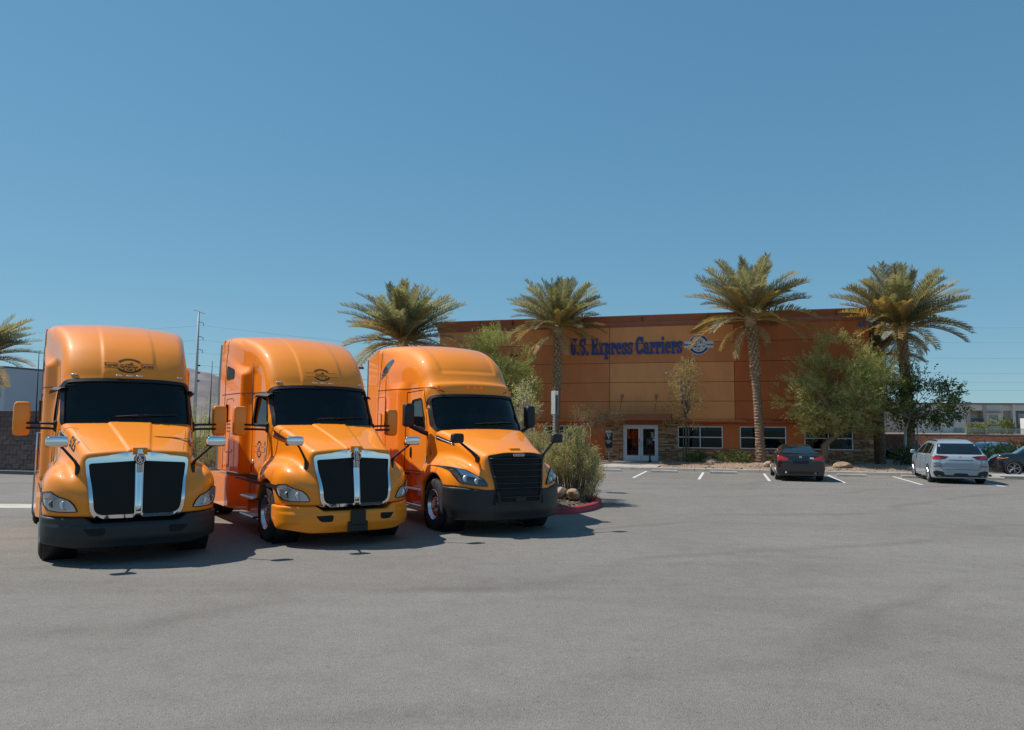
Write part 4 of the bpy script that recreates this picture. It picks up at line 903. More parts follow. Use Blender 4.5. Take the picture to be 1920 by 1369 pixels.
for k in range(1500):
    a = RNG.integers(0, len(inn)); f_ = math.sqrt(RNG.random()); p = cxy + (np.array(inn[a]) - cxy) * f_ * .98 + RNG.normal(0, .08, 2); r_ = RNG.uniform(.012, .045)
    if not in_poly(inn, np.array([p[0]]), np.array([p[1]]))[0]: continue
    V, Fs = rv[k % 5]; st.add([(p[0] + r_ * q[0], p[1] + r_ * q[1], .10 + .20 * (1 - f_ ** 2) + r_ * (q[2] + .3)) for q in V], Fs, int(k % 3))
tag(st.build('mulch_stones', [M['gravel_dark'], M['gravel'], mat('dark_chip', (.06, .045, .035), .9)]), 'dark wood chips and small stones inside the red kerb', 'mulch', kind='stuff')

# ------------------------------------------------------------------ the tilt-up office building
M['stucco_tan'] = mat('tan_brown_stucco', (0.76, 0.315, 0.118), .9, var=.09, vscale=1.2, bump=.25, bscale=70, stretch=(1, 1, .3))
M['stucco_red'] = mat('red_brown_stucco', (0.62, 0.225, 0.085), .9, var=.09, vscale=1.2, bump=.25, bscale=70, stretch=(1, 1, .3))
M['stucco_deep'] = mat('deep_brown_stucco', (0.51, 0.14, 0.043), .9, var=.10, vscale=.9, bump=.25, bscale=70, stretch=(1, 1, .3))
M['cornice'] = mat('maroon_metal_cornice', (0.33, 0.115, 0.065), .55, var=.08, vscale=2)
M['rust'] = mat('rust_brown_trim', (0.30, 0.085, 0.028), .6, var=.12, vscale=3)
M['joint'] = mat('panel_joint', (0.10, 0.045, 0.022), .9)
M['frame_al'] = mat('pale_window_frame', (0.56, 0.59, 0.63), .4, metal=.25)
M['bglass'] = glass_mat('office_glass', (0.16, 0.26, 0.27), (.40, .62, .68), base=.0)
M['room'] = mat('dark_room', (0.012, 0.016, 0.017), .8)
M['signblue'] = mat('blue_sign_letter', (0.010, 0.055, 0.24), .5, var=.08, vscale=3)
bld = bthing('office_building', 0, 0); tag(bld, 'brown two-storey office building with blue company lettering, number 60 and stone base', 'building')
XL, XR, ZT = -4.9, 20.71, 8.87
core = MB()
core.box((XL, .05, 2.5), (XR - .02, 24, 8.6)); core.box((XL, .9, 0), (XR - .02, 24, 2.5), 1)
core.build('core', [M['joint'], M['room']], bld)
# painted wall of the ground floor, cut around windows and door
wins = [(2.09, 4.63), (10.2, 12.75), (13.70, 16.22), (17.18, 19.71)]; WZ0, WZ1 = .97, 2.25; D0, D1 = 7.0, 9.06
low = MB(); x = XL
for a, b in sorted(wins + [(D0, D1)]):
    low.box((x, -.02, 0), (a, .9, 2.45)); 
    if (a, b) == (D0, D1): low.box((a, -.02, 2.31), (b, .9, 2.45))
    else: low.box((a, -.02, 0), (b, .9, WZ0)); low.box((a, -.02, WZ1), (b, .9, 2.45))
    x = b
low.box((x, -.02, 0), (XR, .9, 2.45)); low.build('ground_floor_wall', M['stucco_deep'], bld)
cols = [(XL, -1.07), (-1.07, 6.19), (6.19, 13.46), (13.46, XR)]; rows_ = [2.60, 3.72, 4.85, 6.03, 7.21, 8.24]
tan = {(1, 4), (2, 4), (2, 2), (2, 1), (2, 0), (0, 4)}
for ci, (a, b) in enumerate(cols):
    for ri in range(5):
        pn = MB(); pn.box((a + .012, -.045, rows_[ri] + .010), (b - .012, .045, rows_[ri + 1] - .010), 0, .012); pn.build('wall_panel', M['stucco_tan'] if (ci, ri) in tan else M['stucco_deep'] if ci == 3 else M['stucco_red'], bld)
sidew = MB(); sidew.box((XR - .02, .05, 0), (XR, 24, 8.5)); sidew.build('side_wall', M['stucco_red'], bld)
# cornice with mitred corners
cor = MB(); prof = [(0.05, 8.22), (.10, 8.24), (.10, 8.30), (.13, 8.32), (.13, 8.52), (.17, 8.55), (.36, 8.82), (.36, 8.88), (-.25, 8.88), (-.25, 8.5)]
path = [((XL, 24), (-1, 0)), ((XL, 0), (-1, -1)), ((XR, 0), (1, -1)), ((XR, 24), (1, 0))]
cor.grid([[(c[0] + d[0] * o_, c[1] + d[1] * o_, z) for o_, z in prof] for c, d in path]); cor.build('cornice', M['cornice'], bld)
for x in (-2.0, .1, 2.2, 4.6, 8.2, 12.0, 15.8, 19.0): MB().box((x, -.368, 8.55), (x + .02, -.10, 8.885)).build('cornice_joint', M['joint'], bld)
# string ledge above the windows
led = MB(); led.prism([(-.02, 2.40), (-.30, 2.44), (-.34, 2.50), (-.34, 2.57), (-.20, 2.61), (.0, 2.62)], XL, 6.0, 'x'); led.prism([(-.02, 2.40), (-.30, 2.44), (-.34, 2.50), (-.34, 2.57), (-.20, 2.61), (.0, 2.62)], 9.85, XR + .02, 'x'); led.build('ledge', M['rust'], bld)
can = MB(); can.prism([(-1.35, 2.58), (-1.35, 2.93), (.0, 2.96), (.0, 2.64)], 5.95, 9.9, 'x'); can.box((6.0, -.3, 2.38), (9.85, -.02, 2.60)); can.build('door_canopy', M['rust'], bld)
for x in (6.95, 8.98):
    rd = MB(); rd.tube([(x, -.04, 4.06), (x - .03, -1.15, 2.94)], .028, 8); rd.lathe([(0, -.10), (.07, -.10), (.10, -.04), (.10, -.03)], origin=(x, 0, 4.07), axis='y', n=14); rd.build('tie_rod', mat('copper_rod', (.42, .22, .13), .35, metal=.7), bld, True)
# windows
for a, b in wins:
    w_ = MB(); fr = .055; zc = 1.615; xc = (a + b) / 2
    w_.box((a, -.05, WZ0), (b, .03, WZ0 + fr)); w_.box((a, -.05, WZ1 - fr), (b, .03, WZ1)); w_.box((a, -.05, WZ0 + fr), (a + fr, .03, WZ1 - fr)); w_.box((b - fr, -.05, WZ0 + fr), (b, .03, WZ1 - fr)); w_.box((xc - fr / 2, -.045, WZ0 + fr), (xc + fr / 2, .03, WZ1 - fr))
    for x0, x1 in ((a + fr, xc - fr / 2), (xc + fr / 2, b - fr)): w_.box((x0, -.04, zc - .025), (x1, .03, zc + .025))
    wn = w_.build('window', M['frame_al'], bld)
    for x0, x1 in ((a + fr, xc - fr / 2), (xc + fr / 2, b - fr)):
        for z0, z1 in ((WZ0 + fr, zc - .025), (zc + .025, WZ1 - fr)):
            pb = MB(); ti = RNG.uniform(-.004, .004); pb.add([(x0, -.005 + ti, z0), (x1, -.005 - ti, z0), (x1, -.005 - ti, z1), (x0, -.005 + ti, z1)], [(0, 1, 2, 3)]); pb.build('pane', M['bglass'], wn)
    bl = MB()
    for k in range(7): bl.box((a + .1, .25, WZ1 - .1 - k * .05), (b - .1, .28, WZ1 - .075 - k * .05))
    bl.build('blind', mat('grey_blind', (.10, .12, .12), .7), wn)
# glazed double door
dz = .165; dr = empty('entrance_door', (0, 0, 0)); dr.parent = bld
f_ = MB(); f_.box((D0, -.06, dz), (D0 + .07, .05, 2.31)); f_.box((D1 - .07, -.06, dz), (D1, .05, 2.31)); f_.box((D0 + .07, -.06, 2.22), (D1 - .07, .05, 2.31)); f_.build('door_frame', M['frame_al'], dr)
xm = (D0 + D1) / 2
for s, (a, b) in ((-1, (D0 + .075, xm - .006)), (1, (xm + .006, D1 - .075))):
    lf = MB(); st_ = .13; lf.box((a, -.035, dz + .01), (b, .02, dz + .33)); lf.box((a, -.035, 2.08), (b, .02, 2.215)); lf.box((a, -.035, dz + .33), (a + st_, .02, 2.08)); lf.box((b - st_, -.035, dz + .33), (b, .02, 2.08)); lf.build('door_leaf', M['frame_al'], dr)
    g_ = MB(); g_.add([(a + st_, -.01, dz + .33), (b - st_, -.01, dz + .33), (b - st_, -.01, 2.08), (a + st_, -.01, 2.08)], [(0, 1, 2, 3)]); g_.build('door_glass', glass_mat('door_glass', (.55, .6, .6)), dr)
    hx = xm + s * .075; h1 = MB(); h1.tube([(hx, -.04, 1.00), (hx, -.10, 1.02), (hx, -.10, 1.30), (hx, -.04, 1.32)], .014, 6); h1.build('pull_handle', M['chrome'], dr, True)
rb_ = MB(); rb_.box((xm - .09, -.045, 1.36), (xm - .05, -.034, 1.46)); rb_.build('lock', M['black'], dr)
P = Print()
for k, tx in enumerate(('Ring', 'the', 'Bell')): P.text(tx, 8.72, 1.83 - k * .085, .10, bold=.002)
P.stroke([(8.70, 1.57), (8.80, 1.57)], .03); P.poly([(8.80, 1.61), (8.86, 1.57), (8.80, 1.53)]); P.quad((8.60, 1.38), (8.85, 1.38), (8.85, 1.49), (8.60, 1.49))
P.on_plane(lambda x, z: (x, -.014, z), M['white'], 'door_notice', dr)
# ledgestone veneer
stone_cols = [mat('stone_tan', (.40, .25, .14), .9, var=.2, vscale=8, bump=.5, bscale=18), mat('stone_rust', (.30, .145, .07), .9, var=.2, vscale=8, bump=.5, bscale=18), mat('stone_brown', (.20, .12, .075), .9, var=.2, vscale=8, bump=.5, bscale=18), mat('stone_cream', (.48, .34, .21), .9, var=.15, vscale=8, bump=.5, bscale=18)]
sv = []
for k in range(8):
    mb = MB(); mb.box((-.5, -.5, -.5), (.5, .5, .5), 0, .12); V = np.array(mb.v); V += np.random.default_rng(k).normal(0, .045, V.shape); V[:, 1] = np.minimum(V[:, 1], .5)
    sv.append([make_mesh('stone', V, mb.f, m_) for m_ in stone_cols])
ven = empty('stone_veneer', (0, 0, 0)); ven.parent = bld
stones = []
for (x0, x1, z0, z1) in ((5.87, D0 - .01, .10, 2.39), (D1 + .01, 10.19, .10, 2.39), (10.19, 19.72, .10, WZ0 - .04), (19.72, XR + .05, .10, 2.39)):
    z = z0
    while z < z1 - .03:
        hh = min(random.choice((.06, .08, .10, .12)), z1 - z); 
        if z1 - z - hh < .04: hh = z1 - z
        x = x0
        while x < x1 - .02:
            L_ = min(random.uniform(.2, .62), x1 - x)
            if x1 - x - L_ < .12: L_ = x1 - x
            stones.append((x, z, L_, hh)); x += L_
        z += hh
stones.sort(key=lambda q: (0 if q[0] < 10.2 else 1 if q[0] > 19.7 else 2, -q[2] * q[3]))
rest = MB(); smi = 0
for k, (x, z, L_, hh) in enumerate(stones):
    dep = random.uniform(.05, .11); ci = random.choices((0, 1, 2, 3), (4, 3, 2, 2))[0]
    if k < 300:
        link_mesh('stone', sv[k % 8][ci], ven, (x + L_ / 2, -.02 - dep / 2 + .02, z + hh / 2), None, (L_ - .008, dep + .04, hh - .006))
    else:
        V = np.array([q.co for q in sv[k % 8][0].vertices]) * np.array([L_ - .008, dep + .04, hh - .006]) + np.array([x + L_ / 2, -.02 - dep / 2 + .02, z + hh / 2]); rest.add(V, [tuple(p.vertices) for p in sv[k % 8][0].polygons], ci)
if rest.v: tag(rest.build('small_stones', stone_cols, ven), kind='stuff')
# number 60 at the corner
v, f_ = text_mesh('60', .52, .02, width=.47); n_ = len(v)
nm = MB(); nm.add([(20.36 + q[0], -.075, 8.01 + q[1] * .85) for q in v], f_); nm.build('house_number', M['signblue2'] if 'signblue2' in M else mat('faded_blue', (.02, .09, .26), .5), bld)
# wall lamp and camera
wl_ = super_box((.17, -.14, 6.6), (.45, .26, .2), 4).build('wall_lamp', M['black'], bld, True)
cm = MB(); cm.lathe([(.0, -.22), (.07, -.2), (.09, -.12), (.09, -.045)], origin=(9.56, 0, 5.39), axis='y', n=14); cm.build('security_camera', mat('white_plastic', (.7, .72, .75), .4), bld, True)

# raised sign letters: slab serif strokes
class Glyph:
    """strokes of one letter in unit height; x grows with the pen"""
    pass
def ring_pts(cx, cy, rx, ry, t_, a0, a1, n=14):
    A = [a0 + (a1 - a0) * k / n for k in range(n + 1)]
    return [(cx + rx * math.cos(a), cy + ry * math.sin(a)) for a in A] + [(cx + (rx - t_) * math.cos(a), cy + (ry - t_ * .75) * math.sin(a)) for a in reversed(A)]
def slab(letter):
    """polygons (x, z) of a heavy slab-serif letter, and its width"""
    rc = lambda x0, z0, x1, z1: [(x0, z0), (x1, z0), (x1, z1), (x0, z1)]; P_ = []; T = .19; S = .13; xh = .70; pi = math.pi
    if letter == 'U':
        P_ = [rc(.10, .28, .10 + T, 1), rc(.42, .28, .42 + T, 1), rc(.0, 1 - S, .36, 1), rc(.40, 1 - S, .70, 1), ring_pts(.355, .28, .255, .28, T, pi, 2 * pi)]; w_ = .72
    elif letter == 'S' or letter == 's':
        h_ = 1 if letter == 'S' else xh; a = .30 if letter == 'S' else .24; t_ = T if letter == 'S' else .16
        P_ = [ring_pts(a, h_ * .73, a, h_ * .27, t_, R(20), R(270)), ring_pts(a, h_ * .27, a, h_ * .29, t_, R(-200 + 40), R(90)), rc(a * 1.55, h_ * .62, a * 2, h_), rc(0, 0, a * .45, h_ * .38)]; w_ = a * 2 + .06
    elif letter == 'E':
        P_ = [rc(.09, 0, .09 + T + .02, 1), rc(0, 0, .64, S), rc(0, 1 - S, .64, 1), rc(.3, .44, .5, .57), rc(.52, 0, .66, .34), rc(.52, .66, .66, 1), rc(.44, .34, .53, .66)]; w_ = .70
    elif letter == 'C':
        P_ = [ring_pts(.36, .5, .36, .52, T + .02, R(48), R(312), 20), rc(.52, .62, .70, 1.0), rc(.54, .04, .68, .3)]; w_ = .74
    elif letter == 'x':
        P_ = [[(.08, xh), (.26, xh), (.50, 0), (.32, 0)], [(.10, 0), (.20, 0), (.48, xh), (.38, xh)], rc(0, xh - .11, .26, xh), rc(.32, xh - .11, .56, xh), rc(0, 0, .24, .11), rc(.28, 0, .58, .11)]; w_ = .60
    elif letter == 'p':
        P_ = [rc(.08, -.28, .08 + T, xh), rc(0, -.28, .38, -.17), rc(0, xh - .11, .2, xh), ring_pts(.28, xh / 2, .28, xh / 2, .17, R(-115), R(115))]; w_ = .60
    elif letter == 'r':
        P_ = [rc(.08, 0, .08 + T - .02, xh), rc(0, 0, .36, .11), rc(0, xh - .11, .2, xh), ring_pts(.36, xh - .25, .17, .25, .15, R(25), R(165)), rc(.34, xh - .34, .5, xh - .12)]; w_ = .53
    elif letter == 'e':
        P_ = [ring_pts(.27, xh / 2, .27, xh / 2 + .01, .16, R(0), R(318), 18), rc(.10, xh * .45, .54, xh * .61)]; w_ = .58
    elif letter == 'a':
        P_ = [ring_pts(.24, xh - .24, .22, .24, .14, R(0), R(160)), rc(.32, 0, .48, xh - .22), ring_pts(.22, .2, .22, .21, .14, R(30), R(330)), rc(.32, 0, .58, .11), rc(.02, xh - .32, .17, xh - .16)]; w_ = .60
    elif letter == 'i':
        P_ = [rc(.08, 0, .08 + T - .01, xh), rc(0, 0, .35, .11), rc(0, xh - .11, .2, xh), rc(.08, .80, .27, .98)]; w_ = .37
    elif letter == '.':
        P_ = [rc(.02, 0, .22, .2)]; w_ = .25
    else: w_ = .24
    return P_, w_
sg = bthing('company_sign', 0, 0); tag(sg, 'blue slab-serif letters spelling the company name high on the brown wall', 'sign')
txt = 'U.S. Express Carriers'; tot = sum(slab(c)[1] for c in txt) - .06
H_ = 1.03; X0, X1 = 3.74, 10.50; kx = (X1 - X0) / tot; x = X0
for c in txt:
    Pp, wd = slab(c)
    if Pp:
        lt = MB()
        for k, q in enumerate(Pp): lt.prism([(x + a * kx, 6.56 + z * H_) for a, z in q], -.05, -.125 - .0015 * k, 'y')
        lt.build('letter', M['signblue'], sg)
    x += wd * kx
# round emblem panel beside the letters
ep = bthing('emblem_sign', 11.47, 0, 7.06); tag(ep, 'round toothed blue and white emblem panel with a banner, right of the letters', 'sign')
M['signwhite'] = mat('white_sign_face', (.62, .68, .74), .4); M['sigmid'] = mat('mid_blue_print', (.03, .12, .33), .4); M['sigred'] = mat('red_print', (.35, .02, .05), .5)
r_ = .62; gear = []
for k in range(96): a = 2 * math.pi * k / 96; rr = r_ * (1.0 if k % 4 in (0, 1) else .94); gear.append((rr * math.cos(a), rr * math.sin(a)))
MB().prism(gear, -.05, -.09, 'y').build('gear_plate', M['signwhite'], ep)
MB().prism([(-.845, -.21), (.845, -.21), (.845, .21), (-.845, .21)], -.05, -.094, 'y').build('banner', M['signwhite'], ep)
P = Print()
for a0, a1 in ((R(22), R(158)), (R(202), R(338))): P.arc(0, 0, .44, .44, .565, .565, a0, a1, 30, 0)
P.on_plane(lambda x, z: (x, -.0985, z), [M['signblue']], 'ring_print', ep)
P = Print(); u = .4
for seg in ([(-.36, -.1), (-.36, .1), (-.16, .1), (-.16, -.1)], [(-.12, -.08), (-.12, .22), (.12, .22), (.16, .05), (.34, .05), (.38, -.08)], [(-.42, -.12), (.42, -.12)], [(.12, .3), (.12, .0)], [(.2, .32), (.2, .05)], [(-.05, .05), (.1, .05), (.08, .16), (-.05, .16)], [(-.4, -.18), (.0, -.18)]): P.stroke([(a * 1.0, b + .03) for a, b in seg], .022, 0)
for xx in (-.22, .04, .28): P.arc(xx, -.13, .02, .02, .055, .055, 0, 2 * math.pi, 10, 0)
P.text('Express', -.62, -.01, .17, width=.42, bold=.008, m=0); P.text('Carriers', .62, -.01, .17, width=.42, bold=.008, m=0); P.text('U.S', 0, -.30, .15, width=.2, bold=.006, m=0)
for sgn in (-1, 1): P.star(sgn * .18, -.30, .05, 1)
for yy in (.155, -.155):
    for sgn in (-1, 1): P.stroke([(sgn * .45, yy), (sgn * .82, yy)], .02, 2)
P.on_plane(lambda x, z: (x, -.102, z), [M['signblue'], M['sigred'], mat('pink_print', (.45, .35, .45), .5)], 'emblem_print', ep)

# drop box sign, mailbox, orange shirt inside the door
ds = bthing('drop_box_sign', 6.32, -1.3, .13); tag(ds, 'black upright drop box notice on a thin grey post left of the door', 'sign')
rbox(MB(), (0, 0, 1.35), (.40, .10, 1.05), .015).build('panel', M['black'], ds); MB().box((-.17, -.054, 1.72), (.17, -.05, 1.84)).build('header', M['white'], ds)
MB().tube([(0, 0, 0), (0, 0, .83)], .03, 8).build('post', M['steel'], ds, True); rbox(MB(), (0, 0, .04), (.16, .16, .08), .02).build('foot', M['black'], ds)
P = Print(); P.text('Drop', 0, 1.62, .12, bold=.003); P.text('Box', 0, 1.53, .12, bold=.003); P.poly([(-.05, 1.42), (.05, 1.42), (0, 1.48)]); P.stroke([(0, 1.42), (0, 1.35)], .03); P.text('or leave at', 0, 1.30, .045); P.text('Package', 0, 1.22, .10, bold=.003); P.text('Box', 0, 1.13, .10, bold=.003)
P.on_plane(lambda x, z: (x, -.0515, z), M['white'], 'lettering', ds)
P = Print(); P.text('DROP', 0, 1.78, .08, bold=.003); P.on_plane(lambda x, z: (x, -.056, z), M['sigred'], 'header_text', ds)
mbx = bthing('mailbox', 8.72, -1.6, .165); tag(mbx, 'black box mailbox on a post in front of the glass doors', 'mailbox')
rbox(MB(), (0, 0, 1.18), (.36, .30, .34), .02).build('box', M['black_plastic'], mbx); MB().prism([(-.2, 1.35), (.2, 1.35), (.17, 1.39), (-.17, 1.39)], -.18, .16, 'y').build('lid', M['black_plastic'], mbx)
MB().tube([(0, 0, 0), (0, 0, .25), (0, 0, 1.02)], [.075, .05, .045], 10).build('post', M['black'], mbx, True); MB().lathe([(.0, .0), (.12, .0), (.12, .05), (.06, .12)], n=14).build('foot', M['black'], mbx); MB().lathe([(0, -.17), (.015, -.165), (.015, -.15)], origin=(0, 0, 1.18), axis='y', n=8).build('lock', M['chrome'], mbx)
shp = bthing('work_shirt', 7.62, .45, .2); tag(shp, 'bright orange work shirt hanging behind the glass of the entrance door', 'shirt')
sh = MB(); out = [(-.16, .9), (.20, .88), (.22, 1.35), (.30, 1.25), (.36, 1.35), (.22, 1.72), (.06, 1.80), (-.06, 1.80), (-.20, 1.72), (-.34, 1.30), (-.26, 1.22), (-.18, 1.4)]
sh.prism(out, -.07, .07, 'y'); sh.build('shirt_body', mat('orange_cloth', (.85, .10, .015), .8, bump=.2, bscale=12), shp)
MB().tube([(0, 0, 1.78), (0, 0, 1.95)], .008, 6).build('hanger', M['steel'], shp); tr_ = MB(); tr_.tube([(-.12, 0, .9), (-.22, 0, .4), (-.16, 0, .18)], [.05, .045, .03], 6); tr_.tube([(.1, 0, .9), (.12, 0, .5), (.2, 0, .2)], [.05, .045, .03], 6); tr_.build('sleeve_strips', mat('orange_cloth2', (.5, .07, .015), .8), shp)
# ------------------------------------------------------------------ palms
def leaf_mat(name, col, rough=.6, var=0, vscale=3.0):
    """foliage: reflects and lets light through"""
    m = mat(name, col, rough, var=var, vscale=vscale); t, b = nodes_of(m); o = [n for n in t.nodes if n.type == 'OUTPUT_MATERIAL'][0]
    tl = t.nodes.new('ShaderNodeBsdfTranslucent'); tl.inputs[0].default_value = (min(1, col[0] * 1.25), min(1, col[1] * 1.3), col[2] * .8, 1); mx = t.nodes.new('ShaderNodeMixShader'); mx.inputs[0].default_value = .38
    t.links.new(b.outputs[0], mx.inputs[1]); t.links.new(tl.outputs[0], mx.inputs[2]); t.links.new(mx.outputs[0], o.inputs[0]); return m
M['frond_green'] = leaf_mat('palm_green', (0.215, 0.205, 0.115), .55, var=.3, vscale=2.5)
M['frond_grey'] = leaf_mat('palm_grey_green', (0.315, 0.29, 0.19), .55, var=.3, vscale=2.5)
M['frond_olive'] = leaf_mat('palm_olive', (0.40, 0.27, 0.10), .6, var=.3, vscale=2.5)
M['frond_dry'] = leaf_mat('palm_dry', (0.48, 0.34, 0.18), .75, var=.3, vscale=2.5)
M['rachis'] = mat('palm_stalk', (0.38, 0.235, 0.065), .5, var=.2, vscale=4)
M['bark'] = mat('palm_bark', (0.235, 0.16, 0.105), .95, var=.4, vscale=9, bump=.8, bscale=25)
M['boot'] = mat('palm_leaf_base', (0.40, 0.27, 0.145), .9, var=.4, vscale=9, bump=.6, bscale=25)
def frond_mesh(th0, curl, L_, rg, m, dead=False):
    n = 15; pts = []; p = np.array([0., 0, 0]); side = rg.normal(0, .04)
    for i in range(n + 1):
        s_ = i / n; pts.append(p.copy()); th = th0 - curl * s_ ** 1.25; p = p + np.array([math.cos(th), side * s_, math.sin(th)]) * L_ / n
    pts = np.array(pts); mb = MB(); mb.tube(pts, [.035 * (1 - .85 * i / n) + .004 for i in range(n + 1)], 5, 1)
    N = 72; V = []; Fs = []
    for i in range(N):
        t = .16 + .84 * (i + rg.uniform(-.3, .3)) / N; t = min(max(t, .12), .995); k = min(int(t * n), n - 1); f_ = t * n - k
        q = pts[k] * (1 - f_) + pts[k + 1] * f_; d = pts[k + 1] - pts[k]; d /= np.linalg.norm(d); sx = np.array([0, 1., 0]); up = np.cross(d, sx); up *= np.sign(up[2]) or 1
        ll = (.54 * math.sin(math.pi * min(1, (.10 + .80 * t))) ** .8 + .10) * rg.uniform(.8, 1.1)
        for sg in (-1, 1):
            fw = rg.uniform(.55, .85); lift = rg.uniform(.15, .55) if not dead else rg.uniform(-.5, .1)
            v = d * fw + sx * sg * (1 - .35 * t) + up * lift; v /= np.linalg.norm(v); e = q + v * ll * .55; tip = q + v * ll + np.array([0, 0, -.10 * ll * (3 if dead else 1)])
            wv = np.cross(v, up); wv = wv / (np.linalg.norm(wv) + 1e-9) * .018; b = len(V)
            V += [q - wv * .6, q + wv * .6, e + wv, e - wv, tip]; Fs += [(b, b + 1, b + 2, b + 3), (b + 3, b + 2, b + 4)]
    mb.add(V, Fs, 0); return mb.mesh('frond', [m, M['rachis'] if not dead else M['frond_dry']])
_rg = np.random.default_rng(5); FR = {}
for band, (th, cu, mats_, dead) in {'up': ((68, 84), (.15, .45), ['frond_green', 'frond_grey'], 0), 'mid': ((42, 64), (.35, .8), ['frond_green', 'frond_grey', 'frond_grey'], 0), 'wide': ((18, 40), (.45, .95), ['frond_grey', 'frond_green', 'frond_olive'], 0), 'low': ((2, 18), (.6, 1.2), ['frond_grey', 'frond_olive', 'frond_olive'], 0), 'dead': ((-30, -10), (.9, 1.3), ['frond_dry'], 1)}.items():
    FR[band] = [frond_mesh(R(_rg.uniform(*th)), _rg.uniform(*cu), 1.0 * 3.3 * _rg.uniform(.9, 1.08), _rg, M[mats_[k % len(mats_)]], bool(dead)) for k in range(6)]
def palm(label, loc, hgt, sc=1.0, lean=(0, 0), r0=.25, seed=1, boots=.5, nf=(17, 30, 22, 12, 5), hide_trunk=False):
    rg = np.random.default_rng(seed); root = empty('palm_tree', loc); tag(root, label, 'palm', 'date palms around the building')
    rows = []; nz = int(hgt / .055); top = np.array([lean[0], lean[1], hgt])
    for i in range(nz + 1):
        t = i / nz; c = top * t; c[:2] = np.array(lean) * t ** 1.5; k = (i % 3) / 3
        rr = r0 * (1.25 - .25 * min(1, t * 6)) * (1 - .10 * t) * (.94 + .17 * k) * (1.12 if t > 1 - boots else 1)
        rows.append([(c[0] + rr * math.cos(a) * (1 + rg.normal(0, .06)), c[1] + rr * math.sin(a) * (1 + rg.normal(0, .035)), c[2] + rg.normal(0, .012)) for a in np.linspace(0, 2 * math.pi, 17)[:-1] + (i % 2) * .2])
    mb = MB(); mb.grid(rows, 0, True)
    for i in range(int(150 * boots * hgt / 8 * 2)):        # stubs of cut leaves, spiralling up
        t = 1 - boots + boots * (i / (150 * boots * hgt / 8 * 2)); a = i * 2.39996; c = np.array([lean[0] * t ** 1.5, lean[1] * t ** 1.5, hgt * t]); rr = r0 * .98
        o_ = np.array([math.cos(a), math.sin(a), 0]); tn = np.array([-math.sin(a), math.cos(a), 0]); L_ = rg.uniform(.14, .24); b = c + o_ * rr * .9; e = c + o_ * (rr + L_ * .38) + np.array([0, 0, L_]); w_ = .065
        up = np.array([0, 0, .06]); mb.add([b - tn * w_, b + tn * w_, b + tn * w_ + up, b - tn * w_ + up, e - tn * w_ * .7, e + tn * w_ * .7, e + tn * w_ * .6 + up * .6 - o_ * .05, e - tn * w_ * .6 + up * .6 - o_ * .05], [(0, 1, 5, 4), (1, 2, 6, 5), (2, 3, 7, 6), (3, 0, 4, 7), (4, 5, 6, 7)], 1)
    mb.lathe([(r0 * 1.05, -.5), (r0 * 1.25, -.2), (r0 * 1.1, .15), (.05, .35)], origin=tuple(top), n=12, m=1)
    mb.build('trunk', [M['bark'], M['boot']], root)
    for band, k in zip(('up', 'mid', 'wide', 'low', 'dead'), nf):
        for i in range(k):
            a = i * 2.39996 + rg.uniform(-.3, .3) + {'up': 0, 'mid': 1, 'wide': 2, 'low': 3, 'dead': 4}[band]
            z = {'up': .2, 'mid': .1, 'wide': 0, 'low': -.1, 'dead': -.3}[band] + rg.uniform(-.08, .08); f_ = sc * rg.uniform(.86, 1.08) * (.62 if band == 'dead' else .92 if band == 'up' else 1)
            link_mesh('frond', FR[band][int(rg.integers(6))], root, (top[0] + .12 * math.cos(a), top[1] + .12 * math.sin(a), top[2] + z), (rg.uniform(-.25, .25), rg.uniform(-.12, .12), a), (f_, f_, f_))
    return root
bz = lambda x, y: bed_z(x, y)
palm('date palm behind the third truck, its trunk hidden by the cab', Bw(-5.3, -4.9, .1), 7.0, 1.12, seed=2, r0=.26, boots=.4, nf=(20, 36, 28, 16, 5))
palm('date palm left of the blue lettering with hanging dead fronds', Bw(3.3, -2.0, .2), 7.8, .95, lean=(.12, 0), seed=3, r0=.23, boots=.48, nf=(18, 32, 22, 8, 4))
palm('tall date palm rising before the windows beside the round emblem', Bw(14.75, -2.0, bz(14.75, -2)), 7.95, 1.07, lean=(-.38, .1), seed=14, r0=.245, boots=.42, nf=(20, 35, 24, 8, 5))
palm('date palm past the building corner with the number 60', Bw(22.75, .6, .12), 7.75, 1.12, lean=(-.25, .2), seed=5, r0=.26, boots=.6, nf=(20, 36, 28, 16, 8))
palm('date palm with a dark shaded trunk right at the building corner', Bw(21.6, 3.6, .1), 6.6, .85, seed=8, r0=.33, boots=.9, nf=(6, 12, 12, 10, 4))
palm('date palm at the left edge of the view before the white warehouse', (-28.6, 40.5, 0), 5.5, .95, seed=7, r0=.26, boots=.5)

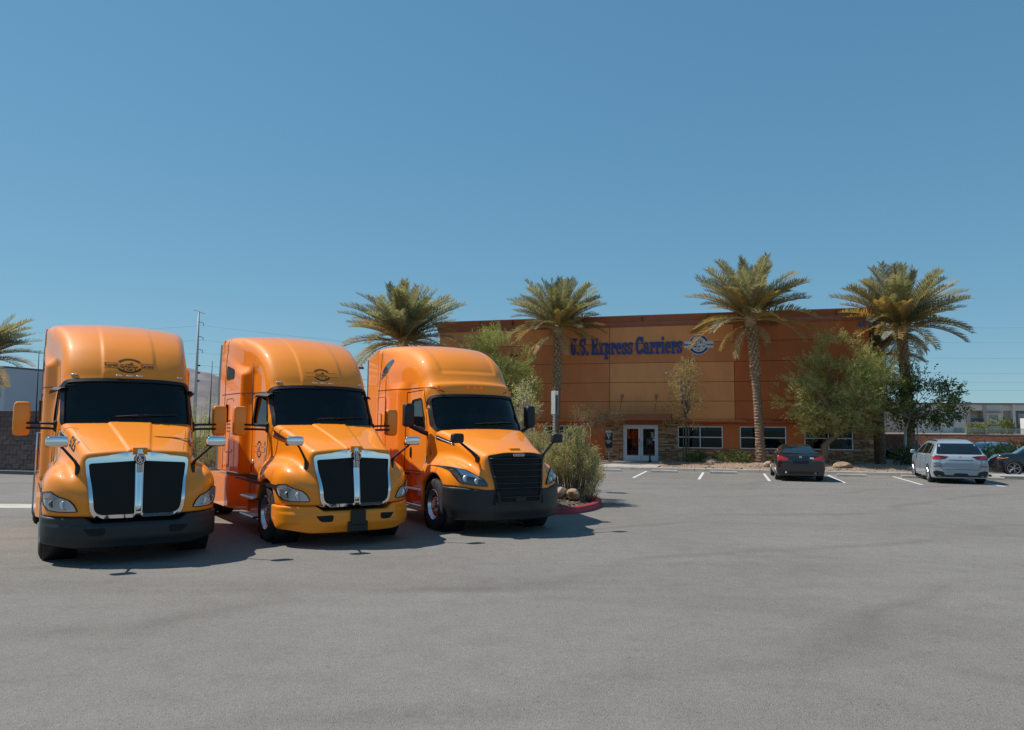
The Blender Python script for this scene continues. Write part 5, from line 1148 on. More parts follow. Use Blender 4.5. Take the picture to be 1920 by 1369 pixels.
# ------------------------------------------------------------------ trees and shrubs
def foliage(rg, centres, dirs, n_per, twig, ll, lw, nm, flat=.35, droop=0.0):
    """small leaf faces along short twigs; returns verts, faces, material index"""
    K = len(centres); t = rg.uniform(.05, 1, (K, n_per)); d = dirs / (np.linalg.norm(dirs, axis=1)[:, None] + 1e-9)
    tw = twig * rg.uniform(.6, 1.2, (K, 1)); base = centres[:, None, :] + d[:, None, :] * (t * tw)[:, :, None]; base[:, :, 2] -= droop * (t * tw) ** 2
    base += rg.normal(0, .03 * twig / .4, base.shape)
    v = d[:, None, :] * .8 + rg.normal(0, .55, base.shape); v /= np.linalg.norm(v, axis=2)[:, :, None]
    u = rg.normal(0, 1, base.shape); u[:, :, 2] *= flat; w_ = np.cross(v, u); w_ /= np.linalg.norm(w_, axis=2)[:, :, None] + 1e-9
    L_ = (ll * rg.uniform(.6, 1.25, t.shape))[:, :, None]; W_ = (lw * rg.uniform(.7, 1.2, t.shape))[:, :, None]
    a, b, c, e = base, base + v * L_ * .5 + w_ * W_ * .5, base + v * L_, base + v * L_ * .5 - w_ * W_ * .5
    V = np.stack([a, b, c, e], 2).reshape(-1, 3); n = K * n_per; Fs = np.arange(n * 4).reshape(n, 4)
    mi = np.repeat(rg.integers(0, nm, K), n_per); return V, Fs, mi
def quad_mesh(name, V, Fs, mats, mi):
    me = bpy.data.meshes.new(name); me.vertices.add(len(V)); me.vertices.foreach_set('co', np.asarray(V, np.float32).ravel()); me.loops.add(len(Fs) * 4); me.loops.foreach_set('vertex_index', np.asarray(Fs, np.int32).ravel())
    me.polygons.add(len(Fs)); me.polygons.foreach_set('loop_start', np.arange(0, len(Fs) * 4, 4, dtype=np.int32)); me.polygons.foreach_set('material_index', np.asarray(mi, np.int32))
    for m in mats: me.materials.append(m)
    me.update(calc_edges=True); return me
def blob_points(rg, lobes, n, inner=.45, gap=.0, sc=1.6):
    out = []; dirs = []; wts = np.array([l[1][0] * l[1][1] * l[1][2] for l in lobes]) ** .7; wts /= wts.sum(); ph = rg.uniform(0, 6.28, 6)
    C0 = np.mean([l[0] for l in lobes], 0)
    while len(out) < n:
        l = lobes[rg.choice(len(lobes), p=wts)]; d = rg.normal(size=3); d /= np.linalg.norm(d); r_ = inner + (1 - inner) * rg.random() ** .6
        p = np.array(l[0]) + d * np.array(l[1]) * r_ * rg.uniform(.9, 1.08)
        q = p * sc; f_ = math.sin(q[0] * 1.3 + ph[0]) * math.sin(q[1] * 1.1 + ph[1]) + math.sin(q[2] * 1.7 + ph[2]) * math.sin(q[0] * .7 + q[2] + ph[3])
        if f_ < -1 + gap: continue
        dd = (p - np.array(l[0])) / np.array(l[1]); dd = dd + .35 * (p - C0) / (np.linalg.norm(p - C0) + 1e-6); out.append(p); dirs.append(dd)
    return np.array(out), np.array(dirs)
def limb_tubes(mb, rg, start, ends, r0, m=0, sag=.15):
    for e in ends:
        e = np.array(e); s_ = np.array(start, float); n = 6; pts = []
        mid = s_ + (e - s_) * .45 + rg.normal(0, .12 * np.linalg.norm(e - s_), 3) * np.array([1, 1, .3]); 
        for k in range(n + 1): t = k / n; pts.append(s_ * (1 - t) ** 2 + mid * 2 * t * (1 - t) + e * t * t)
        rr = r0 * rg.uniform(.5, 1.0); mb.tube(pts, [rr * (1 - .88 * k / n) + .004 for k in range(n + 1)], 5, m, False)
def tree(name, label, cat, loc, trunk, lobes, leaves, mats, bark, seed, n=900, n_per=16, twig=.42, ll=.09, lw=.022, r0=.13, limbs=26, inner=.4, gap=.35, up=.5, group=None, droop=0.0, flat=.35, fork=None):
    rg = np.random.default_rng(seed); root = empty(name, loc); tag(root, label, cat, group)
    P, D = blob_points(rg, lobes, n, inner, gap); D = D + np.array([0, 0, up]) + rg.normal(0, .35, D.shape)
    V, Fs, mi = foliage(rg, P, D, n_per, twig, ll, lw, len(mats), flat, droop); link_mesh('crown', quad_mesh('crown', V, Fs, mats, mi), root)
    tb = MB(); k = len(trunk); tb.tube(trunk, [r0 * (1.15 - .45 * i / max(1, k - 1)) for i in range(k)], 9)
    ends = P[rg.choice(len(P), min(limbs, len(P)), replace=False)]; st = fork if fork is not None else trunk[-1]
    limb_tubes(tb, rg, st, ends, r0 * .55); tb.build('trunk', bark, root, True)
    return root
olive = [leaf_mat('acacia_mid', (0.427, 0.396, 0.146), .7), leaf_mat('acacia_dark', (0.251, 0.251, 0.094), .7), leaf_mat('acacia_light', (0.605, 0.533, 0.218), .7), leaf_mat('acacia_green', (0.354, 0.376, 0.125), .7)]
greenl = [leaf_mat('leaf_mid', (0.123, 0.152, 0.043), .6), leaf_mat('leaf_dark', (0.065, 0.087, 0.026), .6), leaf_mat('leaf_light', (0.203, 0.225, 0.065), .6)]
pale = [leaf_mat('pale_leaf', (0.392, 0.326, 0.116), .7), leaf_mat('pale_leaf_dark', (0.246, 0.217, 0.080), .7), leaf_mat('pale_twig', (0.464, 0.362, 0.246), .8)]
sagel = [leaf_mat('broom_green', (0.322, 0.313, 0.131), .75), leaf_mat('broom_pale', (0.470, 0.409, 0.209), .8), leaf_mat('broom_dark', (0.192, 0.192, 0.078), .75), leaf_mat('broom_straw', (0.522, 0.418, 0.260), .85)]
tbark = mat('tan_bark', (.24, .15, .085), .9, var=.35, vscale=8, bump=.6, bscale=30); wbark = mat('pale_bark', (.40, .37, .33), .9, var=.2, vscale=8); dbark = mat('grey_bark', (.13, .105, .08), .9, var=.3, vscale=8)
# feathery acacia before the right windows
tree('acacia_tree', 'wide feathery olive acacia with bent trunk before the windows right of the sedan', 'tree', Bw(18.0, -2.1, bz(18, -2.1)), [(0, 0, 0), (.02, 0, .5), (.0, 0, .95), (.30, 0, 1.25), (.75, .05, 1.55), (1.0, .1, 2.2)],
     [((.6, 0, 3.7), (2.5, 2.1, 1.9)), ((-.7, -.2, 3.5), (1.9, 1.6, 1.5)), ((1.3, .2, 5.3), (1.7, 1.5, 1.5)), ((2.4, .1, 3.6), (1.9, 1.6, 2.0)), ((-.3, 0, 2.4), (1.9, 1.4, .9)), ((.6, .1, 6.2), (.95, 1.0, .95)), ((2.9, .2, 4.8), (1.2, 1.2, 1.2)), ((-1.0, 0, 4.8), (1.0, 1.0, .9))], None, olive, tbark, 21, n=4600, n_per=18, twig=.46, ll=.09, lw=.026, r0=.17, limbs=60, inner=.30, gap=.62, up=.45, fork=(.85, .08, 1.7))
tree('acacia_tree', 'feathery green acacia behind the third truck, against the left of the facade', 'tree', Bw(.25, -4.6, .2), [(0, 0, 0), (.05, 0, 1.2), (.1, 0, 2.2)],
     [((0, 0, 4.6), (1.7, 1.5, 1.7)), ((-.6, 0, 6.0), (1.4, 1.2, 1.3)), ((.9, 0, 5.4), (1.3, 1.1, 1.4)), ((.2, 0, 6.6), (1.1, 1.0, 1.0)), ((1.5, .1, 4.0), (1.1, .9, 1.1)), ((.3, 0, 3.2), (1.4, 1.2, .9))], None, [olive[3], olive[1], olive[0], leaf_mat('acacia_fresh', (0.418, 0.449, 0.157), .7)], tbark, 22, n=3000, n_per=18, twig=.46, ll=.09, lw=.026, r0=.12, limbs=36, inner=.30, gap=.55, up=.55)
tree('leafy_tree', 'dark green leafy tree with a pale trunk beyond the building corner', 'tree', Bw(22.25, -.5, .12), [(0, 0, 0), (-.02, 0, 1.0), (.02, 0, 2.0), (.25, 0, 2.6)],
     [((.4, 0, 3.2), (1.9, 1.6, 1.2)), ((1.4, .2, 3.6), (1.6, 1.4, 1.3)), ((-.3, .2, 3.7), (1.3, 1.3, 1.3)), ((2.3, .4, 3.0), (1.0, 1.1, .8)), ((.9, .3, 4.6), (1.3, 1.2, .9)), ((2.6, .3, 4.2), (.7, .7, .5))], None, greenl, wbark, 23, n=1700, n_per=11, twig=.36, ll=.10, lw=.065, r0=.085, limbs=34, inner=.35, gap=.42, up=.15, flat=1.0)
tree('young_tree', 'slender yellow-green young tree on stakes in front of the window by the door', 'tree', Bw(10.75, -1.7, .2), [(0, 0, 0), (.02, 0, 1.5), (0, 0, 3.0), (.05, 0, 4.4)],
     [((.0, 0, 4.9), (.75, .7, .8)), ((-.2, 0, 4.0), (.85, .7, .7)), ((.35, 0, 3.5), (.8, .7, .7)), ((-.55, 0, 2.7), (.7, .6, .6)), ((.45, 0, 2.6), (.6, .6, .7)), ((.1, 0, 5.5), (.5, .5, .45))], None, pale, dbark, 24, n=560, n_per=10, twig=.34, ll=.075, lw=.04, r0=.045, limbs=44, inner=.2, gap=.5, up=.1, flat=1.0, fork=(0, 0, 2.6))
for k, (dx, dy) in enumerate(((-.14, .05), (.16, .0), (.03, .2))):
    o = MB().tube([(0, 0, 0), (.01, 0, 2.1)], .03, 7).build('tree_stake', dbark, None, True); o.location = Bw(10.75 + dx, -1.75 + dy, .15); tag(o, ('left wooden stake of the slender young tree by the window', 'right wooden stake of the slender young tree by the window', 'rear wooden stake behind the slender young tree')[k], 'stake', 'stakes of the young tree')
tree('bare_tree', 'sparse small tree with drooping white twigs left of the entrance', 'tree', Bw(5.55, -3.2, .2), [(0, 0, 0), (.02, 0, 1.1), (.04, 0, 2.0)],
     [((-.2, 0, 3.0), (.7, .6, .8)), ((.7, 0, 2.75), (.9, .6, .4)), ((-.7, 0, 2.3), (.6, .5, .5)), ((1.3, 0, 2.5), (.6, .5, .4)), ((.1, 0, 2.2), (.7, .6, .5))], None, [pale[2], pale[0], pale[2], pale[1]], tbark, 25, n=520, n_per=9, twig=.42, ll=.065, lw=.022, r0=.05, limbs=34, inner=.2, gap=.5, up=-.25, droop=.6, fork=(.04, 0, 1.9))
tree('shrub_tree', 'pale-twigged leafy shrub rising right behind the third truck', 'shrub', (.32, 26.2, .2), [(0, 0, 0), (.02, 0, .8)], [((0, 0, 2.6), (.75, .7, .75)), ((.35, 0, 3.0), (.6, .6, .5)), ((-.2, 0, 1.8), (.7, .7, .6)), ((.6, 0, 2.3), (.45, .4, .45))], None, [olive[2], greenl[2], leaf_mat('silver_leaf', (0.522, 0.478, 0.362), .8)], wbark, 26, n=520, n_per=9, twig=.26, ll=.055, lw=.03, r0=.04, limbs=60, inner=.3, gap=.4, up=.4, flat=1.0)
def broom(label, loc, h_, w_, seed, n=110, mats=sagel, sub=26, name='bush'):
    rg = np.random.default_rng(seed); root = empty(name, loc); tag(root, label, 'bush'); tb = MB(); P = []; D = []
    for i in range(n):
        a = rg.uniform(0, 6.28); r_ = math.sqrt(rg.random()); b = np.array([math.cos(a), math.sin(a), 0]) * r_ * w_ * .28; e = np.array([math.cos(a) * r_ * w_ * .5, math.sin(a) * r_ * w_ * .5, h_ * rg.uniform(.62, 1.0) * (1 - .42 * r_ ** 2)])
        mid = (b + e) / 2 + rg.normal(0, .06, 3); pts = [b, mid, e]; tb.tube(pts, [.012, .008, .003], 4, 0, False)
        for k in range(sub):
            t = rg.uniform(.42, 1.0); q = b * (1 - t) ** 2 + mid * 2 * t * (1 - t) + e * t * t if False else (b + (e - b) * t); P.append(q + rg.normal(0, .05, 3)); D.append((e - b) / np.linalg.norm(e - b) + rg.normal(0, .28, 3))
    V, Fs, mi = foliage(rg, np.array(P), np.array(D), 8, .22, .08, .014, len(mats), .4); link_mesh('foliage', quad_mesh('foliage', V, Fs, mats, mi), root); tb.build('stem', dbark, root, True); return root
broom('large wispy grey-green bush inside the red kerb beside the third truck', (1.60, 21.0, .25), 1.95, 1.6, 31, n=120, sub=20, mats=[sagel[1], sagel[0], sagel[3], sagel[2]])
broom('wispy pale bush behind the big one inside the red kerb', (.75, 23.6, .25), 1.9, 1.7, 32, n=100, sub=24, mats=[sagel[1], sagel[0], sagel[3]])
broom('spreading outer twigs of a low straw-coloured bush at the island edge', (2.05, 22.2, .2), 1.05, 1.5, 33, n=60, sub=14, mats=[sagel[3], sagel[0]])
broom('tiny dry grass tuft at the tip of the red kerb', (2.12, 20.35, .12), .42, .3, 34, n=26, sub=3, mats=[sagel[3], sagel[1]])
broom('leafy green bush seen between the first and second truck', (-14.2, 34.5, 0), 3.6, 3.2, 35, n=70, sub=26, mats=[olive[3], olive[2], olive[0]])
broom('dry straw-coloured grass clump between the first and second truck', (-10.6, 27.2, 0), 1.55, 1.9, 36, n=150, sub=6, mats=[leaf_mat('straw', (.42, .31, .16), .9), leaf_mat('straw_dark', (.26, .18, .09), .9)])
def lowshrub(label, loc, r_, h_, seed, mats, n=260, ll=.07, lw=.045, name='shrub'):
    rg = np.random.default_rng(seed); root = empty(name, loc); tag(root, label, 'shrub'); P, D = blob_points(rg, [((0, 0, h_ * .5), (r_, r_ * .7, h_ * .55)), ((r_ * .5, 0, h_ * .4), (r_ * .6, r_ * .6, h_ * .45))], n, .3, .3); P[:, 2] = np.maximum(P[:, 2], .03)
    V, Fs, mi = foliage(rg, P, D + np.array([0, 0, .5]), 9, .2, ll, lw, len(mats), 1.0); link_mesh('foliage', quad_mesh('foliage', V, Fs, mats, mi), root)
    tb = MB(); limb_tubes(tb, rg, (0, 0, 0), P[:12], .02); tb.build('stem', dbark, root); return root
lowshrub('low green shrub at the wall under the window by the door', Bw(11.35, -2.6, .2), .6, .55, 41, greenl)
lowshrub('longer low green shrub between the boulder and the tall palm', Bw(13.2, -2.4, .25), .95, .6, 42, greenl, 380)
lowshrub('yellow flowering shrub left of the drop box notice', Bw(5.35, -3.9, .2), .45, .5, 43, [leaf_mat('yellow_flower', (.62, .36, .02), .6), leaf_mat('yellow_leaf', (.33, .24, .03), .7), greenl[0]], 240, .06, .03)
lowshrub('dark green shrub in the shade between the palm trunks at the corner', Bw(21.95, -.9, .1), .55, 1.2, 44, [greenl[1], greenl[0]], 320)
lowshrub('small leafy shrub beside the bent acacia trunk', Bw(16.9, -1.3, .2), .4, .4, 45, greenl, 120)
for k, (x, y, r_, h_, lb) in enumerate(((26.4, 41.0, .95, 1.35, 'rounded bush right of the white car'), (28.2, 42.0, 1.2, 1.6, 'olive bush at the right edge above the black crossover'), (25.3, 40.0, .8, 1.15, 'dark bush half hiding the white car'), (29.6, 43.0, 1.0, 1.4, 'pale olive bush farthest right behind the black crossover'))):
    lowshrub(lb, (x, y, 0), r_, h_, 50 + k, [olive[1], greenl[0], olive[0]], 420, .10, .05)
# boulders
def boulder(label, loc, s_, seed, m):
    V, Fs = rock_mesh('b', None, seed, sub=2, sq=(1, .8, .75)); me = make_mesh('boulder', V, Fs, m, smooth=25); o = link_mesh('boulder', me); o.location = loc; o.scale = s_; o.rotation_euler = (0, 0, seed * 1.7); tag(o, label, 'boulder', 'landscape boulders'); return o
M['boulder'] = mat('sandstone_boulder', (.33, .23, .14), .9, var=.3, vscale=3, bump=.7, bscale=9); M['boulder2'] = mat('pink_boulder', (.38, .27, .20), .9, var=.25, vscale=3, bump=.7, bscale=9)
boulder('pale boulder under the big bush, left of its pair', (1.28, 20.2, .36), (.22, .22, .22), 61, M['boulder2'])
boulder('tawny boulder under the big bush nearer the kerb tip', (1.62, 20.05, .34), (.24, .22, .20), 62, M['boulder'])
boulder('square pinkish boulder at the foot of the tall palm', Bw(15.15, -4.6, .28), (.42, .34, .30), 63, M['boulder2'])
boulder('small pinkish boulder beside the square one by the sedan', Bw(15.75, -4.5, .27), (.28, .28, .26), 64, M['boulder2'])
boulder('flat sloping tan boulder right of the bent acacia trunk', Bw(18.55, -4.4, .26), (.62, .42, .34), 65, M['boulder'])
boulder('pinkish boulder between the low green shrubs', Bw(12.2, -3.2, .28), (.38, .34, .28), 66, M['boulder2'])
boulder('small white stone beside the mailbox foot', Bw(9.45, -3.0, .2), (.14, .12, .12), 67, mat('white_stone', (.6, .56, .5), .9))
# ------------------------------------------------------------------ background
def world_at(px, py, D): 
    """point at ground distance D along the view direction of a full-size photo pixel (used only to lay out far things)"""
    x, y = px - 960, py - 684.5; xr = x * math.cos(CAM_R) + y * math.sin(CAM_R); yr = -x * math.sin(CAM_R) + y * math.cos(CAM_R); f = 1424.93
    c, s = math.cos(CAM_P), math.sin(CAM_P); d = (xr / f, 1, -yr / f); v = (d[0], c - s * d[2], s + c * d[2]); t = D / v[1]; return Vector((v[0] * t, D, CAM_H + v[2] * t))
M['block_grey'] = mat('grey_block', (.15, .10, .088), .95, var=.2, vscale=6, bump=.4, bscale=30); M['block_grey2'] = mat('grey_block_b', (.125, .085, .078), .95, var=.2, vscale=6, bump=.4, bscale=30)
M['block_red'] = mat('red_block', (.26, .125, .085), .95, var=.2, vscale=6, bump=.4, bscale=30); M['block_red2'] = mat('red_block_b', (.225, .105, .075), .95, var=.2, vscale=6, bump=.4, bscale=30)
M['mortar'] = mat('mortar', (.12, .09, .075), .95)
M['cap'] = mat('wall_cap', (.16, .12, .105), .9)
def block_wall(label, a, b, z0, z1, ms, bw=.40, bh=.20, cap=True, maxn=300):
    a, b = Vector(a), Vector(b); L_ = (b - a).length; rz = math.atan2(b.y - a.y, b.x - a.x); root = empty('block_wall', (a.x, a.y, 0), rz); tag(root, label, 'wall')
    MB().box((0, -.085, z0), (L_, .085, z1 - .01)).build('core', M['mortar'], root)
    me = []
    for k in range(4):
        mb = MB(); mb.box((.006, -.1, .006), (bw - .006, .1, bh - .006), 0, .008); me.append(mb.mesh('block', ms[k % len(ms)]))
    hb = MB(); hb.box((.006, -.1, .006), (bw / 2 - .006, .1, bh - .006), 0, .008); half = hb.mesh('block', ms[0]); n = 0
    for r_ in range(int(round((z1 - z0) / bh))):
        x = 0
        if r_ % 2: link_mesh('block', half, root, (0, random.uniform(-.006, .006), z0 + r_ * bh)); x = bw / 2; n += 1
        while x + bw <= L_ + .01 and n < maxn:
            link_mesh('block', me[random.randrange(4)], root, (x, random.uniform(-.006, .006), z0 + r_ * bh)); x += bw; n += 1
    if cap: MB().box((-.02, -.12, z1), (L_ + .02, .12, z1 + .06), 0, .01).build('cap', M['cap'], root)
    return root
# left: grey-brown block wall, dark kerb, white warehouse behind
p0, p1 = world_at(-60, 886, 33.2), world_at(150, 888, 31.4)
block_wall('dark grey-brown block wall left of the first truck', p0, p1, 0, 2.6, [M['block_grey'], M['block_grey2']])
kb = MB(); d_ = (p1 - p0).normalized(); n_ = Vector((d_.y, -d_.x, 0)); q = [p0 + n_ * .5, p1 + n_ * .5, p1 + n_ * .15, p0 + n_ * .15]; kb.prism([(v.x, v.y) for v in q], 0, .14, 'z'); tag(kb.build('wall_kerb', mat('dark_kerb', (.10, .11, .12), .8)), kind='structure')
wh = empty('warehouse', world_at(-120, 800, 64).xyz * Vector((1, 1, 0)), R(-16)); wh.location.z = 0
M['whitewall'] = mat('pale_painted_wall', (.46, .48, .53), .8, var=.04, vscale=.5)
xw = 0
for k in range(3):
    MB().box((-6 + k * 4.4, 0, 0), (-6 + k * 4.4 + 4.38, 20, 6.7)).build('wall_panel', M['whitewall'], wh)
MB().box((-6.1, -.1, 6.7), (7.2, 20, 6.85)).build('parapet_cap', M['greysurf'], wh); tag(wh, 'pale blue-grey warehouse wall above the dark block wall at the left edge', 'warehouse')
p0, p1 = world_at(330, 850, 41), world_at(470, 850, 43)
block_wall('low red-brown block wall seen between the first and second truck', (p0.x, p0.y, 0), (p1.x, p1.y, 0), 0, 1.4, [M['block_red2'], M['block_red']])
# steel transmission pole with wires
pp = world_at(364, 800, 150); pole = empty('power_pole', (pp.x, pp.y, 0)); tag(pole, 'tall steel power pole with short arms behind the first truck', 'power pole')
M['poleg'] = mat('weathered_steel_pole', (.40, .43, .46), .6)
zt = world_at(371, 585, 150).z; MB().tube([(0, 0, 0), (0, 0, zt * .5), (0, 0, zt)], [.40, .30, .17], 12).build('mast', M['poleg'], pole, True)
MB().tube([(-1.1, 0, zt + .45), (0, 0, zt + .1), (1.2, 0, zt - .35)], .07, 6).build('crossarm', M['poleg'], pole)
arm_z = [world_at(372, y, 150).z for y in (606, 633, 657)]; low_z = [world_at(366, y, 150).z for y in (685, 699, 714)]
for z in arm_z: MB().tube([(0, 0, z + .3), (.6, 0, z + .15), (1.0, 0, z), (1.08, 0, z - .55)], .08, 6).build('arm', M['poleg'], pole, True)
for z in low_z: MB().tube([(.2, 0, z), (.65, 0, z - .05)], .16, 6).build('insulator', M['black'], pole)
M['wire'] = mat('power_wire', (.10, .11, .12), .6)
def wire(label, a, b, sag, r_=.03):
    pts = []
    for k in range(13): t = k / 12; v = Vector(a).lerp(Vector(b), t); v.z -= sag * 4 * t * (1 - t); pts.append(v)
    o = MB().tube(pts, r_, 4).build('power_wire', M['wire'], None, True); tag(o, label, 'wire', 'power wires'); return o
for k, z in enumerate(arm_z):
    wire('power wire running between the steel pole and the upper left' if k == 0 else 'power wire left of the steel pole, %s level' % ('middle' if k == 1 else 'lowest sky'), (pp.x - 120, pp.y - 14, z + 3.5), (pp.x + 1.0, pp.y, z - .5), 4.0, .014)
    wire('power wire from the steel pole toward the palms, %s' % ('topmost', 'second', 'third')[k], (pp.x + 1.0, pp.y, z - .5), (pp.x + 150, pp.y + 34, z - 3.2), 3.0, .014)
for k, z in enumerate(low_z): wire('pale low wire crossing the hillside, %s of three' % ('upper', 'middle', 'bottom')[k], (pp.x + .6, pp.y, z), (pp.x + 150, pp.y + 34, z - 2.5), 2.5, .028)
for k, (y0, y1) in enumerate(((604, 607), (631, 635), (661, 664.5), (690, 692), (706, 709), (722, 724))):
    a, b = world_at(1560, y1 + 1.5, 170), world_at(2500, y0 - 9, 120); wire('thin wire in the sky right of the corner palm, number %s from the top' % ('one', 'two', 'three', 'four', 'five', 'six')[k], a, b, 1.2, .012)
# bare hills
hl = MB(); rows = []; rg = np.random.default_rng(3); ph = rg.uniform(0, 6.28, 12)
def ridge(x, v):
    h_ = 46 * math.exp(-((x + 372) / 95) ** 2) + 40 * math.exp(-((x + 470) / 90) ** 2) + 26 * math.exp(-((x + 250) / 120) ** 2); r_ = sum(math.sin(x * .021 * (2 ** k) + v * 3.1 * (1.6 ** k) + ph[k]) * 9 / (1.8 ** k) for k in range(6)); return max(0, (h_ * 1.0 + r_ * .5) * math.sin(min(1, v * 1.02) * math.pi / 2) ** 1.3 - 3)
for j in range(40):
    v = j / 39; rows.append([(x, 900 - 260 * (1 - v), ridge(x, v)) for x in np.linspace(-900, 60, 170)])
rows.append([(x, 960, -5) for x in np.linspace(-900, 60, 170)])
hl.grid(rows); tag(hl.build('hills', mat('bare_hillside', (.19, .16, .165), .95, var=.3, vscale=.03, bump=.0), None, True), kind='structure')
# light pole head between the second and third truck
lpn = world_at(655, 800, 42); lp = empty('light_pole', (lpn.x, lpn.y, 0)); tag(lp, 'brown parking lot lamp showing between the second and third truck', 'street lamp')
zz = world_at(672, 690, 42).z; br = mat('brown_pole', (.10, .035, .025), .5); MB().tube([(0, 0, 0), (0, 0, zz)], .07, 8).build('pole', br, lp, True); MB().tube([(0, 0, zz - .05), (.3, 0, zz)], .03, 6).build('arm', br, lp); rbox(MB(), (.5, 0, zz), (.42, .3, .12), .03).build('lamp_head', br, lp)
# sign on a channel post beside the bush
sp = empty('traffic_sign', (1.42, 25.2, .15), R(-77)); tag(sp, 'grey metal sign seen almost edge-on above the big bush', 'sign'); zt = world_at(1040, 733, 25.2).z - .15; z0 = world_at(1040, 777, 25.2).z - .15
MB().box((-.022, -.02, 0), (.022, .02, zt)).build('post', M['poleg'], sp); sgp = mat('sign_aluminium', (.52, .53, .53), .45, metal=.5)
rbox(MB(), (0, -.045, (zt + z0) / 2), (.46, .012, zt - z0), .004).build('sign_plate', sgp, sp); rbox(MB(), (.02, .05, (zt + z0) / 2), (.46, .012, zt - z0 - .02), .004).build('sign_plate', sgp, sp)
# right: thin post, retaining wall, rock bank, fence, apartments
po = MB().tube([(0, 0, 0), (0, 0, 2.6)], .035, 8).build('metal_post', M['poleg'], None, True); pq = world_at(1722, 860, 44); po.location = (pq.x, pq.y, 0); tag(po, 'thin grey metal post rising behind the pale SUV', 'post')
a, b = world_at(1640, 830, 58), world_at(1960, 830, 52)
block_wall('red-brown retaining wall below the apartments', (a.x, a.y, 0), (b.x, b.y, 0), 1.0, 1.8, [M['block_red'], M['block_red2']], .42, .2)
bk = MB(); rows = []
for j in range(10):
    t = j / 9; A, Bp = a.lerp(Vector((a.x, a.y - 5.5, 0)), 1 - t), b.lerp(Vector((b.x, b.y - 5.5, 0)), 1 - t); rows.append([(A.x + (Bp.x - A.x) * k / 40, A.y + (Bp.y - A.y) * k / 40, 1.02 * t + RNG.uniform(-.06, .06)) for k in range(41)])
bk.grid(rows); tag(bk.build('rock_bank', mat('red_rock_bank', (.15, .08, .06), .95, var=.35, vscale=2, bump=.6, bscale=5), None, True), kind='structure')
st = MB()
for k in range(500):
    t = RNG.random(); u = RNG.random(); A, Bp = a.lerp(Vector((a.x, a.y - 5.5, 0)), 1 - t), b.lerp(Vector((b.x, b.y - 5.5, 0)), 1 - t); r_ = RNG.uniform(.06, .2); V, Fs = rv[k % 5]; st.add([(A.x + (Bp.x - A.x) * u + r_ * q[0], A.y + (Bp.y - A.y) * u + r_ * q[1], 1.0 * t + r_ * q[2]) for q in V], Fs, k % 2)
tag(st.build('bank_rocks', [mat('red_rock', (.17, .09, .065), .95), mat('red_rock_pale', (.22, .13, .10), .95)]), 'loose red rocks covering the bank below the retaining wall', 'rocks', kind='stuff')
tr = MB(); tr.add([(a.x - 5, a.y + .2, 1.72), (b.x + 120, b.y - 10, 1.72), (b.x + 220, 330, 1.72), (a.x - 5, 330, 1.72)], [(0, 1, 2, 3)]); tag(tr.build('upper_terrace', M['dirt']), kind='structure')
fe = empty('rail_fence', (world_at(1812, 815, 62).x, 62, 1.72), R(-6)); tag(fe, 'pale see-through panel fence on top of the retaining wall', 'fence'); fm = mat('fence_steel', (.42, .45, .46), .5, metal=.3); fg = glass_mat('fence_panel', (.72, .76, .75), base=.03)
for k in range(6):
    MB().box((k * 1.55 - .03, -.03, 0), (k * 1.55 + .03, .03, .62)).build('post', fm, fe)
    if k < 5: MB().box((k * 1.55 + .03, -.02, .56), (k * 1.55 + 1.52, .02, .60)).build('rail', fm, fe); MB().box((k * 1.55 + .03, -.006, .04), (k * 1.55 + 1.52, .006, .56)).build('panel', fg, fe)
# apartment block
AD = 190.0; aL = world_at(1655, 800, AD); ap = empty('apartment_block', (aL.x, AD, 0), R(-4)); tag(ap, 'white three-storey apartment block with balconies beyond the retaining wall', 'building')
k_ = AD / 1424.93; X = lambda px: (px - 1655) * k_; Zp = lambda py: world_at(1800, py, AD).z
aw = mat('apartment_white', (.60, .585, .56), .8, var=.05, vscale=.3); aw2 = mat('apartment_taupe', (.40, .35, .31), .8); ag = mat('apartment_slate', (.13, .14, .16), .8, var=.2, vscale=1.5); gl = mat('apartment_glass', (.10, .20, .22), .1, coat=1); rf = mat('roof_trim', (.12, .13, .16), .6)
body = MB(); body.box((X(1655), 1.6, 0), (X(1960), 14, Zp(759))); body.build('wall', aw2, ap)
def bay(x0, x1, y0, m, nm='bay', top=758): MB().box((X(x0), y0, 0), (X(x1), 1.7, Zp(top))).build(nm, m, ap)
bay(1700, 1806, .0, aw); bay(1842, 1872, .0, aw); bay(1888, 1893, -.3, aw); bay(1872, 1888, 1.0, aw2); bay(1893, 1912, .2, ag); bay(1806, 1813, -.2, aw2); bay(1836, 1842, -.2, aw2)
MB().box((X(1806), 0, Zp(770)), (X(1842), 1.7, Zp(758))).build('wall_band', aw, ap); MB().box((X(1893), -.1, Zp(770)), (X(1960), 1.7, Zp(757))).build('wall_band', aw, ap); MB().box((X(1872), .3, Zp(770)), (X(1888), 1.7, Zp(758.5))).build('wall_band', aw, ap)
MB().box((X(1698), -.4, Zp(758.5)), (X(1915), 14.3, Zp(756))).build('roof_edge', rf, ap)
